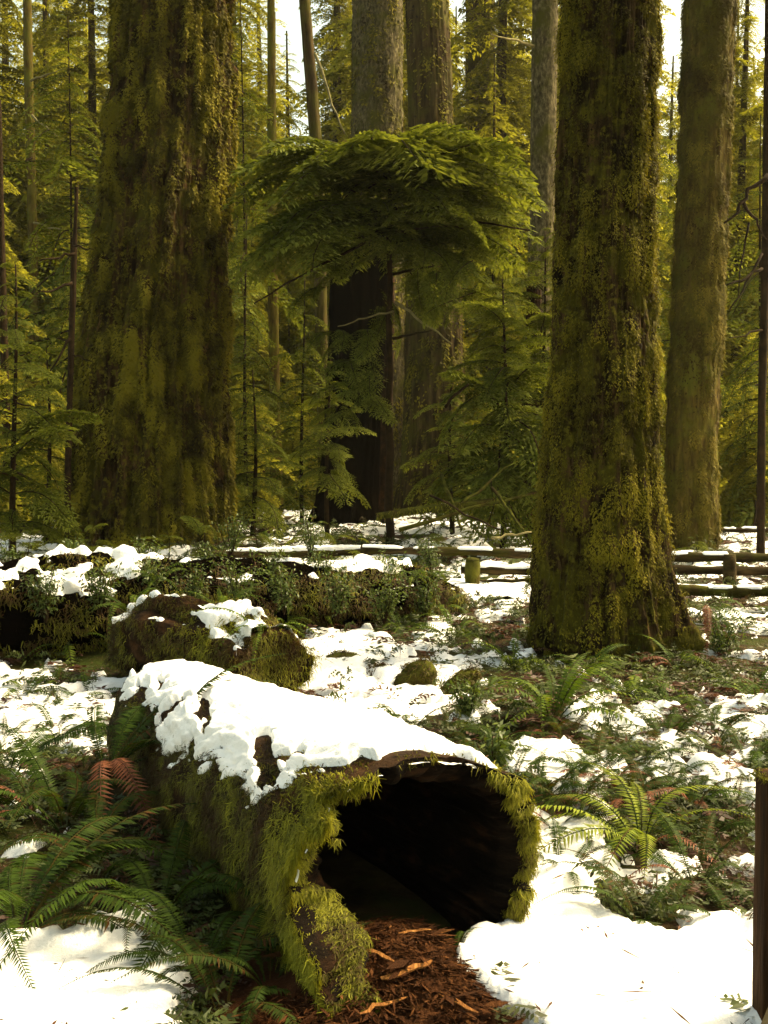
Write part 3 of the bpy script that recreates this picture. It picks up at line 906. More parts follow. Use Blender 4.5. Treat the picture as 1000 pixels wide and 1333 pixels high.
def bough_tree(name, label, px, Y, ztop, z0, n, Lmax, seed, meshes, spread=6.28, face=-math.pi / 2, group=None, r=0.06):
    x = (px - 500) / FPX * Y
    z = float(ground_h(x, Y))
    t = thing(name, label, 'tree', (x, Y, z), group)
    pts = np.stack([0.05 * np.sin(np.linspace(0, 4, 10) + seed), 0.04 * np.cos(np.linspace(0, 3, 10) + seed), np.linspace(-0.2, ztop, 10)], -1)
    V, F = tube_q(pts, np.linspace(r, r * 0.2, 10), 7)
    link('trunk', mesh_np('trunk', V, F, M['twig']), t)
    rg = np.random.default_rng(seed)
    s = []
    for i in range(n):
        f = (i + rg.uniform(0, 1)) / n
        az = face + (((i * 2.39996) % 6.28318) / 6.28318 - 0.5) * spread + rg.normal(0, 0.2)
        s.append((0, 0, z0 + (ztop - z0) * f, az, rg.normal(-0.05, 0.25) + 0.25 * f * f, rg.normal(0, 0.2), Lmax * max(0.15, (1 - f * f * 0.85)) * rg.uniform(0.4, 1.35)))
    boughs(t, s, meshes)
    return t


bough_tree('left_hemlock', 'bushy hemlock with low feathery boughs left of the giant trunk', 20, 17.0, 4.6, 0.4, 44, 1.5, 601, BOUGH)
bough_tree('left_hemlock', 'hemlock sapling growing against the left side of the giant trunk', 62, 20.0, 3.6, 0.3, 26, 1.2, 602, BOUGH)
bough_tree('right_hemlock', 'hemlock with drooping dark green boughs between the snag and the broad mossy trunk', 655, 19.0, 4.7, 1.0, 74, 1.7, 603, BOUGH)
bough_tree('mid_hemlock', 'small hemlock with limp sprays hiding the foot of the tall brown trunk', 588, 23.5, 3.6, 0.5, 44, 1.2, 612, BOUGH)
bough_tree('mid_hemlock', 'small hemlock with limp sprays over the left edge of the charred snag', 428, 23.0, 3.9, 1.0, 38, 1.0, 613, BOUGH)
bough_tree('right_hemlock', 'hemlock whose sprays reach out from behind the left of the broad mossy trunk', 705, 21.0, 6.0, 2.0, 60, 1.5, 614, BOUGH)
bough_tree('mid_hemlock', 'dense young hemlock right of the giant trunk, below the slim mossy stem', 330, 22.0, 3.4, 0.3, 44, 1.2, 615, BOUGH)
bough_tree('right_hemlock', 'tall lit hemlock with hanging lime boughs at the far right', 985, 24.0, 9.0, 0.6, 60, 1.9, 604, BOUGH_MID)
bough_tree('right_hemlock', 'narrow hemlock seen in the gap between the two mossy trunks', 792, 26.0, 8.0, 0.6, 46, 1.6, 605, BOUGH_MID)
bough_tree('mid_hemlock', 'hemlock filling the gap between giant trunk and slim mossy stem', 322, 27.0, 7.5, 0.8, 54, 1.5, 606, BOUGH_MID)
bough_tree('mid_hemlock', 'hemlock with thin sprays right beside the leaning slim stem', 395, 27.5, 6.2, 0.5, 44, 1.4, 607, BOUGH_MID)
bough_tree('left_hemlock', 'tall hemlock with dark hanging boughs behind the left of the giant trunk', 95, 30.0, 13.5, 1.5, 80, 2.6, 608, BOUGH_MID)
bough_tree('mid_hemlock', 'tall hemlock with dark boughs hanging just right of the giant trunk', 318, 31.0, 14.5, 6.5, 40, 1.7, 609, BOUGH_MID)
bough_tree('mid_hemlock', 'hemlock with dark sprays behind the brown and grey trunks', 640, 36.0, 12.0, 2.5, 70, 2.2, 610, BOUGH_MID)
bough_tree('right_hemlock', 'hemlock behind the ochre trunk with dark boughs against the sky', 850, 31.0, 12.0, 3.0, 60, 2.0, 611, BOUGH_MID)
for i, (px, Y, zt, n, L, lab) in enumerate([
        (40, 15.5, 0.75, 9, .62, 'small hemlock seedling with flat sprays at the left end of the fallen log'),
        (120, 15.2, 0.8, 10, .65, 'small hemlock seedling spreading flat sprays before the giant trunk'),
        (215, 15.0, 0.62, 9, .60, 'low hemlock seedling just below the middle of the giant trunk'),
        (262, 16.5, 1.0, 9, .55, 'upright hemlock seedling before the right edge of the giant trunk'),
        (335, 15.0, 0.8, 10, .62, 'feathery hemlock seedling right of the giant trunk, above the fallen log'),
        (412, 16.0, 0.95, 10, .62, 'feathery hemlock seedling below the slim leaning stem'),
        (465, 15.0, 0.62, 9, .55, 'low hemlock seedling before the foot of the charred snag'),
        (565, 17.5, 0.8, 9, .60, 'low hemlock seedling before the tall brown trunk'),
        (905, 16.5, 0.5, 8, .50, 'low hemlock seedling behind the fence on the right')]):
    bough_tree('hemlock_seedling', lab, px, Y, zt, 0.1, n, L, 650 + i, BOUGH, r=0.015)

# ------------------------------------------------------------------ fallen logs
ang0 = R(-75)


def log_pt(u, th):
    k = np.clip(u / LOG_L, -0.2, 1.1)
    cx = LOG_A[0] + LOG_D[0] * u
    cy = LOG_A[1] + LOG_D[1] * u
    zc = 0.275 - 0.09 * k
    rx = 0.428 - 0.09 * k
    rz = 0.375 - 0.05 * k
    return cx, cy, zc, rx, rz


def log_surface(u, th, dr):
    cx, cy, zc, rx, rz = log_pt(u, th)
    n = (fbm(np.cos(th) * 1.6, np.sin(th) * 1.6, u * 1.1, 131, 4) - 0.5) * 0.16 + (fbm(np.cos(th) * 6, np.sin(th) * 6, u * 5, 133, 3) - 0.5) * 0.085
    # the left wall leans out towards its foot
    foot = sstep(R(185), R(228), th) * 0.05
    cc, ss = np.cos(th), np.sin(th)
    cc, ss = np.sign(cc) * np.abs(cc) ** 0.70, np.sign(ss) * np.abs(ss) ** 0.78
    r1, r2 = rx * (1 + n) + dr + foot, rz * (1 + n) + dr
    return np.stack([cx + LOG_N[0] * r1 * cc, cy + LOG_N[1] * r1 * cc, zc + r2 * ss], -1)


def rim(th):
    jag = (fbm(th * 3.2, 0.3, 0, 141, 4) - 0.5) * 0.24 + (fbm(th * 13, 0.7, 0, 143, 3) - 0.5) * 0.11
    return jag - 0.30 * sstep(R(168), R(224), th) + 0.05 * sstep(R(40), R(-60), th)


hollow = thing('hollow_log', 'hollow moss draped log with dark open mouth and snow on top', 'log', (LOG_A[0], LOG_A[1], 0))
nth, nu = 170, 190
TH = np.linspace(R(-82), R(229), nth)[None, :]
S = np.linspace(0, 1, nu)[:, None] ** 1.3
U = rim(TH) + (LOG_L - rim(TH)) * S
TH2 = np.repeat(TH, nu, 0)
outer = log_surface(U, TH2, 0.0)
thick = 0.055 + 0.03 * fbm(TH * 2, 0.1, 0, 151, 2) + 0.10 * sstep(R(150), R(190), TH) * (1 - 0.75 * sstep(R(194), R(226), TH))
# a splintered inner wall, ribs running along the grain
ribs = (fbm(TH2 * 11, U * 1.2, 0, 153, 4) - 0.5) * 0.11
inner = log_surface(U + 0.012, TH2, -(thick + 0 * U)) if False else log_surface(U, TH2, -(np.repeat(thick, nu, 0) * sstep(-0.01, 0.12, U - rim(TH) + 0.03) + np.abs(ribs)))
part('bark_shell', outer.reshape(-1, 3), grid_faces(nu, nth)[:, ::-1], M['log_bark'], hollow)
iv = inner.reshape(-1, 3)
Fi = grid_faces(nu, nth)
rimf = []
ov = outer.reshape(-1, 3)
n0 = len(iv)
Vi = np.concatenate([iv, ov[:nth], outer[:, 0], outer[:, -1]])
j = np.arange(nth - 1)
F1 = np.stack([n0 + j, n0 + j + 1, j + 1, j], -1)
i = np.arange(nu - 1)
F2 = np.stack([n0 + nth + i, n0 + nth + i + 1, (i + 1) * nth, i * nth], -1)
F3 = np.stack([n0 + nth + nu + i, n0 + nth + nu + i + 1, (i + 1) * nth + nth - 1, i * nth + nth - 1], -1)
part('heartwood', Vi, np.concatenate([Fi, F1, F2, F3]), M['log_inner'], hollow)
# the far end, closed by broken wood
uu = np.full((8, nth), LOG_L - 0.02)
cc = log_pt(np.array(LOG_L), 0)
cen = np.array([cc[0], cc[1], cc[2]])
endr = outer[-1][None] * (1 - np.linspace(0, 0.97, 8)[:, None, None]) + cen * np.linspace(0, 0.97, 8)[:, None, None]
dd = np.array([LOG_D[0], LOG_D[1], 0])
endr = endr + dd * ((fbm(endr[..., 0] * 9, endr[..., 2] * 9, 0, 157, 3) - 0.5) * 0.22 * np.linspace(0, 1, 8)[:, None] ** 0.5)[..., None]
part('broken_end', endr.reshape(-1, 3), grid_faces(8, nth), M['log_bark'], hollow)

# snow on its back
nts, nus = 150, 280
THs = np.linspace(R(30), R(178), nts)[None, :]
Us = np.linspace(0.0, LOG_L, nus)[:, None]
THs2, Us2 = np.repeat(THs, nus, 0), np.repeat(Us, nts, 1)
lo_edge = R(118) + 0.55 * sstep(0.10, 0.8, Us2) - 0.28 * sstep(1.5, 2.6, Us2)
streak = 0.45 * fbm(THs2 * 2.0, Us2 * 2.5, 0, 161, 2) + 0.55 * fbm(THs2 * 2.2 + Us2 * 2.0, Us2 * 13.0 - THs2 * 7.0, 0, 162, 3)
mk = sstep(0.40, -0.40, THs2 - lo_edge + 1.2 * (streak - 0.5)) * 1.0
mk = mk * sstep(R(40), R(58), THs2 + 0.5 * (fbm(Us2 * 4, THs2, 0, 165, 3) - 0.5))
edge_u = rim(THs2) + 0.07 + 0.10 * sstep(R(95), R(118), THs2) + 0.16 * (fbm(THs2 * 5, Us2 * 3, 0, 166, 3) - 0.5)
mk = mk * sstep(0.0, 0.07, Us2 - edge_u)
mk = mk - 1.3 * sstep(0.60, 0.72, fbm(Us2 * 6.5, THs2 * 3.2 + Us2 * 3, 0, 167, 3)) * sstep(R(95), R(118), THs2)
mk = mk - 0.9 * sstep(0.14, 0.05, np.abs(Us2 - 2.42 + 0.25 * (THs2 - R(100)))) * sstep(R(112), R(128), THs2)
hs = -0.014 + 0.044 * np.clip(mk, 0, 1) + 0.010 * (fbm(THs2 * 14, Us2 * 22, 0, 169, 3) - 0.5)
snv = log_surface(Us2, THs2, 0.0)
snv = snv + np.stack([LOG_N[0] * np.cos(THs2) * 0.8, LOG_N[1] * np.cos(THs2) * 0.8, np.sin(THs2) * 0.8 + 0.35], -1) * hs[..., None]
F = grid_faces(nus, nts)[:, ::-1]
keep = (hs.ravel()[F] > -0.012).any(1)
F = F[keep]
used, inv = np.unique(F, return_inverse=True)
snowcap = part('snow_cap', snv.reshape(-1, 3)[used], inv.reshape(F.shape), M['snow'], hollow, kind='stuff')

# moss strands
rg = np.random.default_rng(17)


def log_moss(n, t0, t1, u0, u1, dens, length, width, seed, tone0, rimrel=False):
    rg = np.random.default_rng(seed)
    th = rg.uniform(R(t0), R(t1), n * 2)
    u = u0 + (u1 - u0) * rg.uniform(0, 1, n * 2)
    if rimrel:
        u = u + rim(th)
    else:
        u = np.maximum(u, rim(th) + 0.01)
    keep = rg.uniform(0, 1, n * 2) < dens(u, th)
    th, u = th[keep][:n], u[keep][:n]
    p = log_surface(u, th, 0.0)
    e = 0.01
    N = unit(np.cross(log_surface(u, th + e, 0.0) - p, log_surface(u + e, th, 0.0) - p))
    ctr = np.stack(log_pt(u, th)[:3], -1)
    N = N * np.sign((N * (p - ctr)).sum(-1, keepdims=True))
    tone = np.clip(tone0(u, th, p) + rg.normal(0, 0.13, len(u)), 0, 1)
    return moss_on(p, N, length, width, tone, seed + 1, 0.42)


def tone_side(u, th, p):
    front = np.exp(-np.maximum(u, 0) / 0.55)
    return 0.33 + 0.36 * front * (0.5 + fbm(p[:, 0] * 7, p[:, 1] * 7, p[:, 2] * 7, 171, 3)) + 0.9 * (fbm(p[:, 0] * 15, p[:, 1] * 15, p[:, 2] * 15, 177, 2) - 0.5) - 0.30 * sstep(0.48, 0.62, fbm(p[:, 0] * 5, p[:, 1] * 5, p[:, 2] * 3, 173, 3)) + 0.08 * sstep(R(150), R(120), th)


def dens_side(u, th):
    k = sstep(0.18, 0.44, fbm(u * 4.0, th * 3.0, 0, 175, 3) + 0.35 * np.exp(-np.maximum(u, 0) / 0.5))
    # the snow lies on the crown
    return k * np.where(th < R(112) + 0.50 * sstep(0.10, 0.8, u), 0.35, 1.0) * (1.0 - 0.5 * sstep(1.4, 2.8, u))


ms = [log_moss(76000, 106, 232, -0.35, 2.6, dens_side, 0.046, 0.0048, 181, tone_side),
      log_moss(16000, 119, 229, 0.0, 0.12, lambda u, t: 0.9 + 0 * u, 0.040, 0.0044, 183, lambda u, t, p: 0.62 + 0.3 * (fbm(p[:, 0] * 9, p[:, 1] * 9, p[:, 2] * 9, 185, 2) - 0.4), True),
      log_moss(9000, -45, 62, 0.0, 0.26, lambda u, t: sstep(0.3, 0.5, fbm(u * 6, t * 5, 0, 187, 3)), 0.05, 0.006, 189, lambda u, t, p: 0.50 + 0.4 * (fbm(p[:, 0] * 9, p[:, 1] * 9, p[:, 2] * 9, 191, 2) - 0.4), True),
      log_moss(1600, 62, 112, 0.0, 0.12, lambda u, t: sstep(0.45, 0.6, fbm(u * 6, t * 5, 0, 193, 3)), 0.04, 0.006, 195, lambda u, t, p: 0.35 + 0 * u, True)]


def rim_face(n, t0, t1, length, width, seed, base):
    rg = np.random.default_rng(seed)
    th = rg.uniform(R(t0), R(t1), n)
    k = rg.uniform(0, 1, n) ** np.where(th > R(180), 1.0, 1.5) * np.where(th < R(90), 0.65, 1.0)
    a = log_surface(rim(th), th, 0.0)
    b = log_surface(rim(th), th, -0.07 - 0.10 * sstep(R(150), R(190), th) * (1 - 0.75 * sstep(R(194), R(226), th)))
    p = a + (b - a) * k[:, None]
    N = np.repeat(np.array([[-LOG_D[0], -LOG_D[1], 0.1]]), n, 0)
    q = fbm(th * 5, k, 0, seed + 2, 3)
    ok = q - 0.25 * k > np.where(th > R(185), 0.24, 0.36)
    tone = np.clip(base + (q - 0.5) * 1.3 + rg.normal(0, 0.13, n) - 0.15 * k, 0, 1)
    return moss_on(p[ok], N[ok], length, width, tone[ok], seed + 1, 0.35)


ms.append(rim_face(26000, 128, 229, 0.030, 0.0042, 301, 0.55))
ms.append(rim_face(10000, -62, 60, 0.032, 0.0045, 305, 0.42))
ms.append(log_moss(56000, 112, 228, -0.35, 2.6, dens_side, 0.028, 0.005, 311, lambda u, th, p: tone_side(u, th, p) - 0.08))
V, F, T = join(ms)
part('moss', V, F, M['moss_bright'], hollow, T, kind='stuff')


def fallen_log(name, label, pts, rad, seed, mat, moss_n, snow_lo, moss_len=0.07, moss_w=0.012, snow_k=1.0, moss_tone=0.35, rough=0.35, nring=44, nseg=70, snow_t=0.07, top_c=0.0):
    pts = np.asarray(pts, float)
    t = np.linspace(0, 1, nseg)
    tp = np.linspace(0, 1, len(pts))
    c = np.stack([np.interp(t, tp, pts[:, k]) for k in range(3)], -1)
    r = np.interp(t, np.linspace(0, 1, len(rad)), rad)
    T = unit(np.gradient(c, axis=0))
    A = unit(np.cross(T, np.array([0, 0, 1.0])))
    B = np.cross(A, T)
    th = np.linspace(0, 2 * math.pi, nring, endpoint=False)
    Lm = np.linalg.norm(pts[-1] - pts[0])
    nn = fbm(np.cos(th)[None] * 1.8, np.sin(th)[None] * 1.8, (t * Lm * 1.6)[:, None], seed, 4) - 0.5
    n2 = fbm(np.cos(th)[None] * 6, np.sin(th)[None] * 6, (t * Lm * 5)[:, None], seed + 3, 3) - 0.5
    rr = r[:, None] * (1 + rough * 1.4 * nn + 0.22 * rough * 2 * n2)

    def surf(extra, k=1.0):
        q = rr * k + extra
        return c[:, None, :] + q[..., None] * (np.cos(th)[None, :, None] * A[:, None, :] + np.sin(th)[None, :, None] * B[:, None, :])
    body = surf(0.0)
    root = thing(name, label, 'log', (pts[0][0], pts[0][1], 0))
    e0 = c[0] + (body[0] - c[0]) * 0.05 + T[0] * r[0] * 0.25
    e1 = c[-1] + (body[-1] - c[-1]) * 0.05 - T[-1] * r[-1] * 0.25
    Vb = np.concatenate([[e0], body, [e1]])
    part('bark_shell', Vb.reshape(-1, 3), grid_faces(nseg + 2, nring, True), mat, root)
    N = vnormals(body)
    if (N * (body - c[:, None, :])).sum() < 0:
        N = -N
    rg = np.random.default_rng(seed)
    if moss_n:
        ii = rg.integers(0, nseg, moss_n * 3)
        jj = rg.integers(0, nring, moss_n * 3)
        p, n = body[ii, jj], N[ii, jj]
        k = fbm(p[:, 0] * 3, p[:, 1] * 3, p[:, 2] * 3, seed + 8, 3)
        ok = (k > 0.40) & (n[:, 2] < 0.85) & (n[:, 2] > -0.6)
        p, n = p[ok][:moss_n], n[ok][:moss_n]
        p = p + rg.normal(0, 0.02, p.shape)
        for e in (0, -1):              # and over the two ends
            m = moss_n // 8
            jj, kk = rg.integers(0, nring, m), rg.uniform(0, 1, m) ** 0.6
            q = c[e] + (body[e][jj] - c[e]) * kk[:, None] - (T[0] if e else -T[0]) * 0.0
            ex = (T[0] if e == 0 else -T[-1]) * r[e] * 0.25
            p = np.concatenate([p, q + ex * (1 - kk[:, None])])
            n = np.concatenate([n, np.repeat((-T[0] if e == 0 else T[-1])[None] + np.array([[0, 0, 0.2]]), m, 0)])
        tn = np.clip(moss_tone + (fbm(p[:, 0] * 5, p[:, 1] * 5, p[:, 2] * 5, seed + 9, 3) - 0.45) * 1.2 + rg.normal(0, 0.12, len(p)), 0, 1)
        V, F, Tn = moss_on(p, n, moss_len, moss_w, tn, seed)
        part('moss', V, F, M['moss_bright'], root, Tn, kind='stuff')
    # snow on the upward side
    nrs, nss = nring * 3, nseg * 4
    ts = np.linspace(0, 1, nss)
    f = np.linspace(R(20), R(160), nrs)

    def smp(arr):                      # bilinear resampling of the surface
        ti = ts * (nseg - 1)
        fi = (f % (2 * math.pi)) / (2 * math.pi) * nring
        i0, j0 = np.minimum(ti.astype(int), nseg - 2), fi.astype(int) % nring
        a, b = (ti - i0)[:, None, None], (fi - np.floor(fi))[None, :, None]
        j1 = (j0 + 1) % nring
        return (arr[i0][:, j0] * (1 - a) * (1 - b) + arr[i0 + 1][:, j0] * a * (1 - b) + arr[i0][:, j1] * (1 - a) * b + arr[i0 + 1][:, j1] * a * b)
    sp_, sn = smp(body), unit(smp(N))
    k = sn[..., 2] * 0.8 + (fbm(sp_[..., 0] * 2.2, sp_[..., 1] * 2.2, sp_[..., 2] * 2.2, seed + 12, 4) - 0.5) * 1.5 + (fbm(sp_[..., 0] * 9, sp_[..., 1] * 9, sp_[..., 2] * 9, seed + 13, 2) - 0.5) * 0.5 - snow_lo
    h = -0.02 + (snow_t + 0.02) * sstep(-0.05, 0.55, k) * snow_k + 0.015 * (fbm(sp_[..., 0] * 24, sp_[..., 1] * 24, sp_[..., 2] * 24, seed + 14, 2) - 0.5)
    q = sp_ + (sn * 0.7 + np.array([0, 0, 0.4])) * h[..., None]
    F = grid_faces(nss, nrs)
    F = F[(h.ravel()[F] > -0.012).any(1)]
    if len(F):
        used, inv = np.unique(F, return_inverse=True)
        part('snow', q.reshape(-1, 3)[used], inv.reshape(F.shape), M['snow'], root, kind='stuff')
    return root


fallen_log('mossy_log', 'short mossy log with patchy snow lying just beyond the hollow one',
           [(-0.72, 7.0, .25), (-1.05, 7.35, .30), (-1.45, 7.8, .32), (-1.85, 8.25, .26)], [0.30, 0.33, 0.34, 0.26], 211, M['log_bark'], 22000, 0.62, 0.045, 0.008, moss_tone=0.34, rough=0.62, snow_t=0.05)
fallen_log('fallen_log', 'long fallen trunk topped with snow stretching across the middle left',
           [(-3.9, 8.75, .34), (-3.0, 9.1, .40), (-2.2, 9.5, .30), (-1.3, 10.05, .34), (-0.5, 10.6, .24), (0.2, 11.1, .27), (0.75, 11.5, .12)], [0.42, 0.36, 0.40, 0.30, 0.34, 0.26, 0.15], 223, M['char'], 40000, 0.60, 0.055, 0.011, moss_tone=0.22, nseg=120, nring=48, snow_t=0.08, rough=0.62)
fallen_log('thin_log', 'thin mossy log lying in the brush before the charred snag',
           [P(492, 672, 17.5), P(560, 662, 17.6), P(645, 652, 17.8)], [0.055, 0.06, 0.05], 229, M['moss_wood'], 500, 0.9, 0.06, 0.02, nseg=30, nring=14, snow_t=0.03)
fallen_log('snowy_log', 'snow dusted log lying level behind the seedlings, left of the fence',
           [P(270, 722, 14.5), P(380, 720, 14.8), P(480, 718, 15.0)], [0.05, 0.06, 0.05], 233, M['rail'], 0, 0.25, nseg=30, nring=14, snow_t=0.04)
for k, (px, py, w, h, lab) in enumerate([(537, 893, .15, .20, 'knobby moss covered stump standing alone in the snow behind the hollow log'),
                                         (590, 899, .12, .17, 'smaller leaning moss stump in the snow nearest the fern clump'),
                                         (436, 862, .20, .10, 'low flat moss cushion in the snow beside the short mossy log'),
                                         (484, 872, .07, .07, 'tiny dark moss knob poking out of the snow')]):
    b = G(px, py)
    t = thing('moss_stump', lab, 'stump', (b[0], b[1], 0))
    n = 20
    ph = np.linspace(0, 1, 12)
    thh = np.linspace(0, 2 * math.pi, n, endpoint=False)
    rr = w * np.sqrt(np.clip(1 - (ph ** 2.2), 0.0004, 1))[:, None] * (1 + 0.9 * (fbm(np.cos(thh)[None] * 1.5 + k, np.sin(thh)[None] * 1.5, ph[:, None] * 3, 241, 3) - 0.5))
    Vg = np.stack([b[0] + rr * np.cos(thh)[None] + 0.08 * ph[:, None] * (1 if k != 1 else 1.6), b[1] + rr * np.sin(thh)[None] * 0.8, np.repeat((ph * h * 1.1 - 0.03)[:, None], n, 1)], -1)
    part('stump_wood', Vg.reshape(-1, 3), grid_faces(12, n, True), M['moss_wood'], t)
    rg = np.random.default_rng(250 + k)
    nm = 900
    ii, jj = rg.integers(0, 12, nm), rg.integers(0, n, nm)
    N = unit(Vg - np.array([b[0], b[1], 0.02]))
    V, F, T = moss_on(Vg[ii, jj] + rg.normal(0, .012, (nm, 3)), N[ii, jj], 0.05, 0.010, np.clip(0.22 + rg.normal(0, 0.12, nm), 0, 1), 260 + k)
    part('moss', V, F, M['moss_bright'], t, T, kind='stuff')


# ------------------------------------------------------------------ mulch and splinters in the mouth of the log
rg = np.random.default_rng(31)
nm = 22000
x = rg.uniform(-0.45, 0.42, nm * 3)
y = rg.uniform(2.5, 4.3, nm * 3)
u, v = log_dist(x, y)
ok = (y + 0.25 * (x + 0.2) < 3.62 + 0.25 * (fbm(x * 7, y * 7, 0, 37, 2) - 0.5)) & (mulch_side(x, y) + 0.06 * (fbm(x * 8, y * 8, 0, 33, 2) - 0.5) > 0.0) & ((v > -0.40) | (u < -0.1)) & (x > -0.40)
x, y = x[ok][:nm], y[ok][:nm]
z = ground_h(x, y) + rg.uniform(-0.005, 0.03, len(x))
az = rg.normal(-0.9, 0.9, len(x))
L = rg.gamma(1.6, 0.014, len(x)) + 0.008
D = np.stack([np.cos(az) * L, np.sin(az) * L, rg.normal(0, 0.14, len(x)) * L], -1)
W = unit(np.cross(D, np.array([0, 0, 1.0]) + rg.normal(0, 0.6, D.shape))) * (L * rg.uniform(0.03, 0.12, len(x)))[:, None]
V, F, T = kites(np.stack([x, y, z], -1), D, W, np.clip(rg.normal(0.42, 0.22, len(x)), 0, 1), 0.45)
mul = link('wood_mulch', mesh_np('wood_mulch', V, F, M['mulch'], T, False))
tag(mul, kind='stuff', label='red brown crumbled wood chips spilling out of the hollow log')
# the heap the chips lie on
X, Y = sheet(-0.6, 0.5, 2.3, 4.3, 0.02)
mk = mulch_side(X, Y)
Zm = ground_h(X, Y) + 0.006 + 0.03 * (fbm(X * 16, Y * 16, 0, 35, 3) - 0.4) - 0.10 * sstep(0.02, -0.06, mk) - 0.12 * sstep(3.5, 3.72, Y + 0.25 * (X + 0.2))
heap = link('mulch_heap', mesh_np('mulch_heap', np.stack([X, Y, Zm], -1).reshape(-1, 3), grid_faces(*X.shape), M['mulch'], np.clip(fbm(X * 14, Y * 14, 0, 36, 3), 0, 1).ravel() * 0.7))
tag(heap, kind='stuff', label='low heap of rotten wood under the log mouth')


def splinter(px, py, L, az, w, lab, tilt=0.1, k=0):
    c = G(px, py, 0.12)
    zz = float(ground_h(c[0], c[1])) + 0.03
    rg = np.random.default_rng(k)
    n = 7
    t = np.linspace(-0.5, 0.5, n)
    wd = 0.75 * w * (1 - (np.abs(t) * 1.75) ** 4) * rg.uniform(0.75, 1.15, n) * (1.1 - 0.5 * (t + 0.5))
    th_ = w * 0.22 * (1 - (np.abs(t) * 1.6) ** 3)
    d = np.array([math.cos(az), math.sin(az), tilt])
    s = np.array([-math.sin(az), math.cos(az), 0.15])
    up = np.array([0, 0, 1.0])
    ctr = np.array([c[0], c[1], zz]) + d * (t * L)[:, None] + s * (rg.normal(0, 0.004, n))[:, None]
    ring = [ctr + s * wd[:, None] + up * th_[:, None], ctr - s * wd[:, None] + up * th_[:, None] * 0.6, ctr - s * wd[:, None] * 0.9 - up * th_[:, None], ctr + s * wd[:, None] - up * th_[:, None]]
    V = np.stack(ring, 1).reshape(-1, 3)
    root = link('wood_splinter', mesh_np('wood_splinter', V, grid_faces(n, 4, True), M['splinter'], smooth=False))
    tag(root, lab, 'wood splinter', 'splinters on the mulch')


for k, s in enumerate([(530, 1272, .17, 0.55, .016, 'broad pale orange splinter, brightest on the mulch'),
                       (583, 1290, .26, -0.95, .012, 'long thin splinter slanting along the snow edge'),
                       (492, 1258, .16, -0.9, .011, 'brown splinter left of the bright orange one'),
                       (500, 1300, .15, 0.5, .010, 'short splinter below the bright orange one'),
                       (555, 1318, .14, -0.6, .010, 'dark splinter low on the mulch nearest the camera'),
                       (470, 1230, .13, -1.2, .009, 'narrow splinter close to the mossy left wall of the log'),
                       (540, 1232, .10, 0.2, .008, 'small splinter high on the mulch under the log mouth'),
                       (600, 1325, .16, -1.0, .011, 'reddish splinter against the snow at the bottom'),
                       (520, 1325, .12, 1.0, .011, 'orange stub of wood standing in the mulch')]):
    splinter(*s[:5], s[5], 0.08, k)


# ------------------------------------------------------------------ ferns
def frond_mesh(name, mat, npair, seed, arch=0.55, rise=0.75, pin=0.085, tone0=0.5, wide=0.0078, twist=0.15):
    """a sword fern frond of length 1: starts upright, arches over along +X"""
    rg = np.random.default_rng(seed)

    def ax(t):
        x = t * (0.62 + 0.34 * t)
        z = rise * t * 1.25 - arch * 1.25 * t ** 2.2
        return np.stack([x, 0.05 * np.sin(2.5 * t + seed) * t, z], -1)
    t = np.linspace(0.10, 0.985, npair)
    p = ax(t)
    d = unit(ax(t + 0.01) - p)
    Ps, Ds, Ws, Ts = [], [], [], []
    prof = np.minimum(1, (t - 0.02) * 3.6) * np.minimum(1, (1.03 - t) * 2.1) ** 0.85
    for sg in (-1, 1):
        side = unit(np.stack([-d[:, 1], d[:, 0], 0 * t], -1)) * sg
        up = np.cross(d, side) * sg
        L = pin * prof * rg.uniform(0.88, 1.1, npair)
        dd = unit(side + d * (0.30 + 0.5 * t[:, None] ** 3) + up * (-0.10 + twist * sg * 0.4) + rg.normal(0, 0.07, (npair, 3))) * L[:, None]
        Ps.append(p)
        Ds.append(dd)
        Ws.append(d * wide * (0.5 + 0.6 * prof)[:, None])
        Ts.append(np.clip(tone0 + rg.normal(0, 0.08, npair) + 0.1 * t, 0, 1))
    Pb, D, W, T = [np.concatenate(a) for a in (Ps, Ds, Ws, Ts)]
    V, F, T = kites(Pb, D, W, T, 0.28, sag=np.linalg.norm(D, axis=1) * 0.18)
    Vw, Fw = tube(ax(np.linspace(0, 0.98, 10)), np.linspace(0.006, 0.0015, 10), 4, caps=False)
    V, F, T = join([(V, F, T), (Vw, Fw, np.full(len(Vw), 0.2))])
    return mesh_np(name, V, F, mat, T)


FR_HI = [frond_mesh('frond', M['fern'], 58, 700 + k, arch=0.55 + 0.22 * (k % 3), rise=0.75 + 0.12 * (k % 2), tone0=0.22 + 0.07 * (k % 3)) for k in range(6)]
FR_LO = [frond_mesh('frond', M['fern'], 24, 720 + k, arch=0.55 + 0.22 * (k % 3), rise=0.75, tone0=0.50 + 0.06 * (k % 3), wide=0.017) for k in range(6)]
FR_LIME = [frond_mesh('frond', M['fern'], 40, 740 + k, arch=0.6 + 0.2 * k, rise=0.7, tone0=0.85) for k in range(3)]
FR_DEAD = [frond_mesh('frond', M['fern_dead'], 40, 760 + k, arch=0.8 + 0.3 * k, rise=0.7, pin=0.075, tone0=0.4) for k in range(3)]


